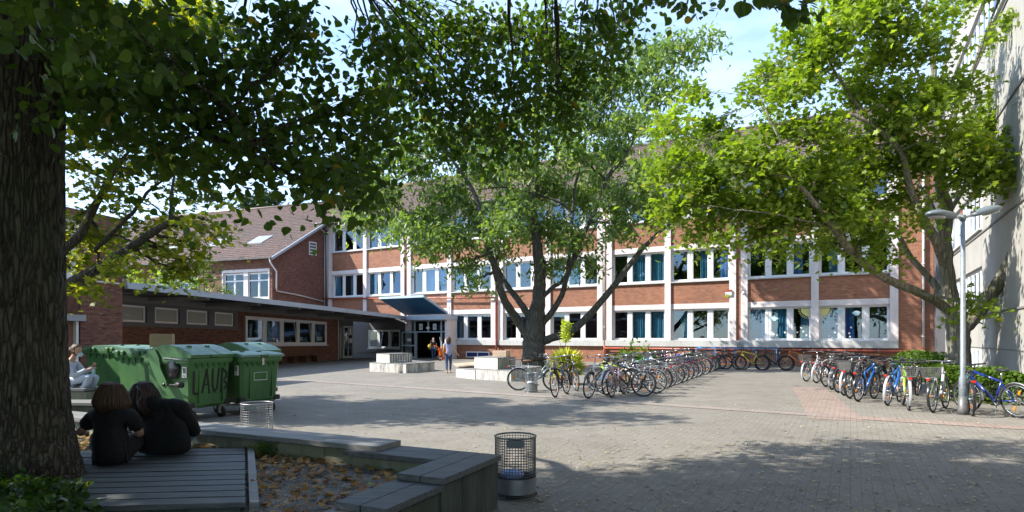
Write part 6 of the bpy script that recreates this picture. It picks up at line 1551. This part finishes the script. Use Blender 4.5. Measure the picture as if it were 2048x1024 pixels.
# ---- person in black tee, seen from behind, sitting on the deck
def sitter_from_behind(label,X,Y,zs,hx,hy,hz,shw,mat_top,leg_mat,hairmat,hl,lean,bend,arm,seed,face=(0.5,.86,-.1),long_=False,wide=1.0,hem=1.0,ldx=0,up_=None):
    t=thing('person',label,'person',(X,Y,zs))
    hd=(hx-X,hy-Y,hz-zs); q_=hd[2]-.14; sp0=(0,0,.10); sp1=(hd[0]*.12,-.01+hd[1]*.1,.10+(q_-.10)*.28); sp2=(hd[0]*.3,-.01+hd[1]*.3,.10+(q_-.10)*.55); ch=(hd[0]*.5,hd[1]*.5,.10+(q_-.10)*.80); nk=(hd[0]*.82,hd[1]*.85,q_+.02)
    if up_: sp1,sp2,ch,nk=up_
    hdv=Vector(hd); nkv=Vector(nk); nb=nkv.lerp(hdv,.55)
    body=[([sp0,sp1,sp2,ch,nk,tuple(nb),tuple(hdv-Vector((0,0,.03)))],[(.145*wide,.12),(.14*wide,.11),(.145*wide,.115),(.15*wide,.115),(.07,.06),(.052,.052),(.06,.06)])]
    for s in (-1,1):
        sh=(ch[0]+s*shw,ch[1]+.01,ch[2]+.045); hand,elb=arm[0 if s<0 else 1]
        body.append(([ch,(ch[0]+s*shw*.55,ch[1],ch[2]+.05),sh,elb,tuple(Vector(elb).lerp(Vector(hand),.5)),hand],[(.15,.115),(.085,.08),(.062,.06),.042,.036,.024]))
        hp=(s*.09,.03,.10); kn=(s*.22+ldx,.40,.20); an=(s*.06+ldx,.55,.07) if s<0 else (s*.02+ldx,.50,.06)
        body.append(([sp0,hp,(s*.16+ldx*.5,.22,.15),kn,tuple(Vector(kn).lerp(Vector(an),.5)),an],[(.145,.12),.095,.08,.062,.055,.04]))
    for s in (-1,1):
        hand,elb=arm[0 if s<0 else 1]; d=(Vector(hand)-Vector(elb)); body+=hand_chains(hand,d,(0,0,1),.7,.95)
    bo=skin_mesh('body',body,[M['skin'],M[mat_top]],t,1)
    keep=[(Vector(arm[i][0]),Vector(arm[i][1])) for i in (0,1)]
    for pl in bo.data.polygons:
        c=pl.center; sk=c.z>nk[2]+.035
        for ha,el in keep:
            ab=el-ha; tt=max(0,min(1,(c-ha).dot(ab)/ab.length_squared)); dist=(c-(ha+ab*tt)).length
            if dist<.075 and (not long_ or tt<.12): sk=True
        pl.material_index=0 if sk else 1
    cloth=[([(0,0,.0),(0,0,.05),sp1,sp2,ch,tuple(Vector(ch).lerp(nkv,.92))],[(.13*hem,.10),(.185*hem,.15),(.175*hem,.14),(.17*wide,.135),(.165*wide,.13),(.10,.085)])]
    for s in (-1,1):
        sh=(ch[0]+s*shw,ch[1]+.01,ch[2]+.045); hand,elb=arm[0 if s<0 else 1]
        e=Vector(sh).lerp(Vector(elb),.75 if not long_ else 1.0)
        pts=[ch,(ch[0]+s*shw*.55,ch[1],ch[2]+.05),sh,tuple(e)]; rr_=[(.165,.13),(.105,.10),(.088,.086),.066]
        if long_: pts+=[tuple(Vector(elb).lerp(Vector(hand),.5)),tuple(Vector(elb).lerp(Vector(hand),.92))]; rr_+=[.055,.04]
        cloth.append((pts,rr_))
    c=skin_mesh('hooded_top' if long_ else 't_shirt',cloth,[M[mat_top]],t,2); wrinkle(c,.016,8,seed)
    if long_:
        hdm=skin_mesh('hood',[([(nk[0]-.10,nk[1]-.04,nk[2]+.03),(nk[0]-.03,nk[1]-.07,nk[2]+.03),(nk[0]+.05,nk[1]-.07,nk[2]+.0),(nk[0]+.13,nk[1]-.05,nk[2]-.03)],[.07,.095,.095,.075])],[M[mat_top]],t,2); wrinkle(hdm,.01,10,seed+4)
    lg=[]
    for s in (-1,1):
        hp=(s*.09,.03,.10); kn=(s*.22+ldx,.40,.20); an=(s*.06+ldx,.55,.07) if s<0 else (s*.02+ldx,.50,.06)
        lg.append(([(0,.03,.10),hp,(s*.16+ldx*.5,.22,.15),kn,tuple(Vector(kn).lerp(Vector(an),.5)),tuple(Vector(kn).lerp(Vector(an),.9))],[(.11,.09),.10,.095,.075,.066,.055]))
    l=skin_mesh('trousers',lg,[M[leg_mat]],t,2); wrinkle(l,.014,9,seed+2)
    ft=MB()
    for s in (-1,1):
        an=Vector((s*.06+ldx,.55,.07) if s<0 else (s*.02+ldx,.50,.06)); ft.ell(an+Vector((-s*.05,.10,-.015)),(.05,.13,.045),12,8)
    ft.build('shoes',M['shoe_dark'],t)
    hm=MB(); head_mesh(hm,hdv,face); h_=hm.build('head',M['skin'],t); face_parts(h_,hdv,face)
    return t,hdv
s1=P(203,935,5.45); h1=P(208,793,5.50)
t1,hd=sitter_from_behind('person in black t-shirt with brown bob hair, seen from behind on the deck',s1.x+.0,5.58,.402,h1.x,5.62,h1.z-.01,.165,'tee_black','trouser_black','hair_brown',.16,0,-.02,
  (((-.36,.16,.27),(-.30,.0,.30)),((.0,.36,.24),(.15,.20,.25))),1,face=(.35,.93,-.15),ldx=-.20)
lk=locks_bob(46,.125,rh,outw=1.18,w=.017,a0=-215,a1=35); hair('hair',t1,M['hair_brown'],hd,(.35,.93,-.1),1.10,lk,1)
s2=P(315,915,5.9); h2=P(270,793,5.85)
t2,hd=sitter_from_behind('person in black hooded jacket with long dark hair leaning to the left on the deck',s2.x-.02,6.02,.402,h2.x+.0,5.97,h2.z,.20,'hood_black','jeans_light','hair_dark',.3,-.26,.02,
  (((-.16,.36,.26),(-.28,.14,.28)),((.06,.40,.24),(.24,.16,.20))),7,face=(-.75,.62,-.25),long_=True,wide=1.38,hem=1.7,ldx=-.12,up_=((.02,-.01,.20),(.02,-.02,.33),(.0,-.01,.45),(-.09,-.02,.535)))
lk=locks_bob(44,.20,rh,outw=1.15,w=.018,spread=1.1)+[([(-.03+.02*k,-.08,.08),(.02*k,-.125,.0),(-.02+.03*k,-.14,-.08),(.02+.035*k,-.13,-.16),(.06+.03*k,-.12,-.21)],[.014,.02,.02,.016,.005]) for k in range(-2,5)]
hair('hair',t2,M['hair_dark'],hd,(-.75,.62,-.2),1.12,lk,3)

def strands(par,mat,c,fw,n,length,seed,sx=0,sy=0):
    rg=random.Random(seed); fwv=Vector(fw).normalized(); rt=fwv.cross(Vector((0,0,1))).normalized(); Mx=Matrix((rt,fwv,Vector((0,0,1)))).transposed(); mb=MB(); c=Vector(c)
    for k in range(n):
        a=R(rg.uniform(-215,35)); x,y=math.cos(a),math.sin(a); j=rg.uniform(1.0,1.13); L_=length*rg.uniform(.75,1.15)
        p=[(x*.03,y*.03-.01,.130),(x*.072*j,y*.09*j,.10),(x*.104*j,y*.126*j,.02),(x*.112*j,y*.134*j,-.06),(x*.108*j+rg.uniform(-.012,.012)+sx,y*.126*j+sy,-L_*.7),(x*.10+rg.uniform(-.025,.025)+sx*2,y*.12+rg.uniform(-.015,.015)+sy,-L_)]
        mb.tube([c+Mx@Vector(q)*1.07 for q in p],[.0022,.003,.003,.0028,.002,.0008],4)
    mb.build('loose_strands',mat,par)
strands(t1,M['hair_brown'],(h1.x-t1.location.x,5.62-5.58,h1.z-.01-.402),(.35,.93,-.1),150,.15,4)
strands(t2,M['hair_dark'],(h2.x-t2.location.x,5.97-6.02,h2.z-.402),(-.75,.62,-.2),150,.24,5,.01,-.02)
# ---- woman in white, side on, sitting on the upper step (local x to the right)
wo=P(139,780,11.72); t=thing('person','woman in white shirt and pale trousers sitting side on with ponytail and lowered mask','person',(wo.x-.0,11.75,.60))
hd=Vector((.12,0,.735)); hip=(-.08,0,.10); ch=(-.02,0,.43); nk=(.035,0,.56)
shs=[]; body=[([hip,(-.10,0,.24),ch,nk,(.08,0,.64),tuple(hd-Vector((.02,0,.02)))],[(.12,.15),(.10,.125),(.105,.15),(.055,.055),.045,.055])]
arms=[]
for s in (-1,1):
    sh=(.0,s*.16,.475); el=(.17,s*.17,.24) if s<0 else (.15,s*.15,.26); ha=(.40,s*.06,.36) if s<0 else (.40,s*.03,.40)
    arms.append((sh,el,ha)); body.append(([ch,(-.01,s*.09,.48),sh,el,tuple(Vector(el).lerp(Vector(ha),.5)),ha],[(.105,.15),.07,.05,.038,.032,.022]))
    kn=(.46,s*.09,.22) if s<0 else (.44,s*.10,.20); an=(.28+(.0 if s<0 else .06),s*.09,-.09)
    body.append(([hip,(.02,s*.085,.09),(.24,s*.09,.17),kn,tuple(Vector(kn).lerp(Vector(an),.5)),an,(an[0]+.13,s*.09,-.125)],[(.12,.15),.09,.078,.06,.05,.036,.032]))
for s,(sh,el,ha) in zip((-1,1),arms): body+=hand_chains(ha,Vector(ha)-Vector(el),(0,-s,.3),.9,.9)
skin_mesh('body',body,[M['skin']],t,1)
cl=[([(-.09,0,.02),(-.105,0,.2),ch,(.02,0,.53)],[(.155,.19),(.13,.155),(.13,.175),(.075,.075)])]
for s,(sh,el,ha) in zip((-1,1),arms): cl.append(([ch,(-.01,s*.09,.485),sh,el,tuple(Vector(el).lerp(Vector(ha),.5)),tuple(Vector(el).lerp(Vector(ha),.88))],[(.13,.175),.088,.07,.06,.05,.038]))
cl.append(([(-.09,0,.02),(.02,-.06,.03),(.14,-.10,.05)],[(.155,.19),(.10,.12),(.04,.06)]))
c=skin_mesh('shirt',cl,[M['white_cloth']],t,2); wrinkle(c,.018,8,3)
lg=[]
for s in (-1,1):
    kn=(.46,s*.09,.22) if s<0 else (.44,s*.10,.20); an=(.28+(.0 if s<0 else .06),s*.09,-.09)
    lg.append(([(-.08,0,.09),(.02,s*.085,.10),(.24,s*.09,.17),kn,tuple(Vector(kn).lerp(Vector(an),.5)),tuple(Vector(kn).lerp(Vector(an),.92))],[(.13,.165),.10,.09,.075,.062,.052]))
c=skin_mesh('trousers',lg,[M['white_jeans']],t,2); wrinkle(c,.012,9,5)
m=MB()
for s in (-1,1): m.ell((.28+(.0 if s<0 else .06)+.07,s*.09,-.135),(.12,.045,.045),12,8)
m.build('shoes',M['white_cloth'],t)
fw=(1,-.12,-.05); hm=MB(); head_mesh(hm,hd,fw); h_=hm.build('head',M['skin'],t); face_parts(h_,hd,fw,mask=True)
MB().ell(hd+Vector((.075,-.0,-.085)),(.045,.05,.045),12,8).build('lowered_mask',M['mask'],h_)
pt=[([( -.0,-.10,.05),(.0,-.14,.03),(.0,-.18,-.06),(.0,-.215,-.18),(.0,-.25,-.32),(.0,-.27,-.42)],[.03,.035,.038,.034,.026,.006]),([(.01,-.11,.03),(.02,-.16,-.02),(.02,-.20,-.14),(.0,-.24,-.30)],[.02,.03,.03,.006])]
hair('ponytail_hair',t,M['hair_light'],hd,fw,1.0,pt,5)
# bottle in her hands
bt=thing('water_bottle','small clear blue water bottle held by the woman in white','bottle',(wo.x+.47,11.73,.86))
MB().tube([(0,0,0),(0,0,.09),(0,0,.12),(0,0,.14)],[.03,.03,.015,.012],12).build('bottle_body',M['mask'],bt); MB().tube([(0,0,.14),(0,0,.16)],.014,10).build('cap',M['bluep'],bt)

# ---- woman walking away in the yard
def stander(label,loc,hgt,face,hairm,topm,legm,shoe,hl,stride=.14,arms=None,mask=False,rz=0,seed=0):
    s=hgt/1.68; t=thing('person',label,'person',loc,rz)
    S=lambda *p:(p[0]*s,p[1]*s,p[2]*s)
    hip=S(0,0,.93); ch=S(0,.0,1.27); nk=S(0,.01,1.44); hd=Vector(S(0,.02,1.555)); arms=arms or (((-.26,.06,.80),(-.22,-.02,1.06)),((.30,-.08,.82),(.23,-.06,1.08)))
    body=[([hip,S(0,0,1.10),ch,nk,tuple(hd-Vector((0,0,.03)))],[(.12*s,.10*s),(.105*s,.085*s),(.13*s,.095*s),.05*s,.055*s])]
    for i,q in enumerate((-1,1)):
        ha,el=[S(*v) for v in arms[i]]; sh=S(q*.165,0,1.36); body.append(([ch,S(q*.09,0,1.36),sh,el,tuple(Vector(el).lerp(Vector(ha),.5)),ha],[(.13*s,.095*s),.065*s,.045*s,.036*s,.03*s,.022*s])); body+=hand_chains(ha,Vector(ha)-Vector(el),(0,1,0),.5,.95*s)
        st=stride*q; kn=S(q*.08,.05+st*.4,.50); an=S(q*.06,st,.08); body.append(([hip,S(q*.085,0,.86),kn,an,(an[0],an[1]+.13*s,.04*s)],[(.12*s,.10*s),.085*s,.055*s,.035*s,.03*s]))
    skin_mesh('body',body,[M['skin']],t,1)
    cl=[([S(0,0,.88),S(0,0,1.08),ch,S(0,.005,1.41)],[(.155*s,.12*s),(.13*s,.105*s),(.145*s,.11*s),(.07*s,.07*s)])]
    for i,q in enumerate((-1,1)):
        ha,el=[S(*v) for v in arms[i]]; sh=S(q*.165,0,1.36); cl.append(([ch,S(q*.09,0,1.36),sh,tuple(Vector(sh).lerp(Vector(el),.5))],[(.145*s,.11*s),.08*s,.062*s,.055*s]))
    c=skin_mesh('t_shirt',cl,[M[topm]],t,2); wrinkle(c,.012,9,seed)
    lg=[]
    for q in (-1,1):
        st=stride*q; kn=S(q*.08,.05+st*.4,.50); an=S(q*.06,st,.10); lg.append(([S(0,0,.92),S(q*.085,0,.85),kn,tuple(Vector(kn).lerp(Vector(an),.95))],[(.14*s,.12*s),.10*s,.068*s,.048*s]))
    c=skin_mesh('trousers',lg,[M[legm]],t,2); wrinkle(c,.010,9,seed+1)
    m=MB()
    for q in (-1,1): m.ell(S(q*.06,stride*q+.06,.045),(.045*s,.13*s,.045*s),12,8)
    m.build('shoes',M[shoe],t)
    hm=MB(); head_mesh(hm,hd,face,s=s*.98); h_=hm.build('head',M['skin'],t); face_parts(h_,hd,face,s,mask)
    if mask: MB().ell(hd+Vector(face).normalized()*.07*s-Vector((0,0,.045*s)),(.055*s,.05*s,.05*s),12,8).build('face_mask',M['mask'],h_)
    hair('hair',t,M[hairm],hd,face,s,locks_bob(30,hl,random.Random(seed),w=.015,outw=1.05,a0=-200,a1=20),seed); return t
g=G(897,746); stander('woman with light brown hair in lavender t-shirt and jeans walking towards the entrance',(g.x,g.y,0),1.62,(.05,1,0),'hair_light','tee_blue','jeans','shoe_tan',.26,.16,(((-.24,.10,.86),(-.23,-.02,1.08)),((.42,.02,.86),(.27,-.02,1.08))),seed=11)
e=P(867,700,41.6); stander('person in dark clothes wearing a face mask in the school doorway',(e.x,41.6,0),1.58,(-.1,-1,0),'hair_dark','tee_black','jeans','shoe_dark',.12,.10,mask=True,seed=12,arms=(((-.22,.04,.82),(-.22,-.02,1.06)),((.24,.04,.82),(.22,-.02,1.06))))
bg_=thing('shoulder_bag','yellow round bag hanging beside the person in the doorway','bag',(e.x-.27,41.5,.92)); MB().ell((0,0,0),(.13,.07,.16),14,9).build('pouch',M['yellowp'],bg_); MB().tube([(0,0,.15),(.12,.0,.42),(.22,0,.5)],.012,6).build('strap',M['bench_wood'],bg_)
# ---- orange cleaning cart at the door
cp=P(886,700,40.2); CT=thing('cleaning_cart','orange cleaning cart with broom handles at the school entrance','cart',(cp.x,40.2,0),R(15))
MB().loft([[(-.20,-.18,.30),(.26,-.18,.30),(.26,.18,.30),(-.20,.18,.30)],[(-.30,-.24,.85),(.34,-.24,.85),(.34,.24,.85),(-.30,.24,.85)]]).build('tub',M['orange'],CT)
MB().bbox(-.1,.42,-.25,.25,.08,.34,.02).build('lower_tray',M['orange'],CT)
MB().tube([(-.28,-.2,.15),(-.30,-.2,.9),(-.62,-.2,1.02)],.018,6).tube([(-.28,.2,.15),(-.30,.2,.9),(-.62,.2,1.02)],.018,6).tube([(-.62,-.2,1.02),(-.62,.2,1.02)],.018,6).build('push_handle',M['orange'],CT)
for y in (-.27,.27):
    w=MB().torus((-.22,y,.17),.145,.03,24,8).build('wheel',M['rubber'],CT); m=MB().tube([(-.22,y-.03,.17),(-.22,y+.03,.17)],.04,10)
    for k in range(6): a=k*1.047; m.tube([(-.22,y,.17),(-.22+.13*math.cos(a),y,.17+.13*math.sin(a))],.012,5)
    m.build('rim',M['frame'],w)
MB().tube([(.0,.05,.5),(-.22,.05,1.6)],.014,6).build('broom_handle',M['crate_wood'],CT); MB().tube([(.12,-.05,.5),(.12,-.08,1.45)],.014,6).build('broom_handle',M['frame'],CT)
MB().bbox(.0,.26,-.12,.12,.855,1.12,.03).build('yellow_bucket',M['yellowp'],CT)
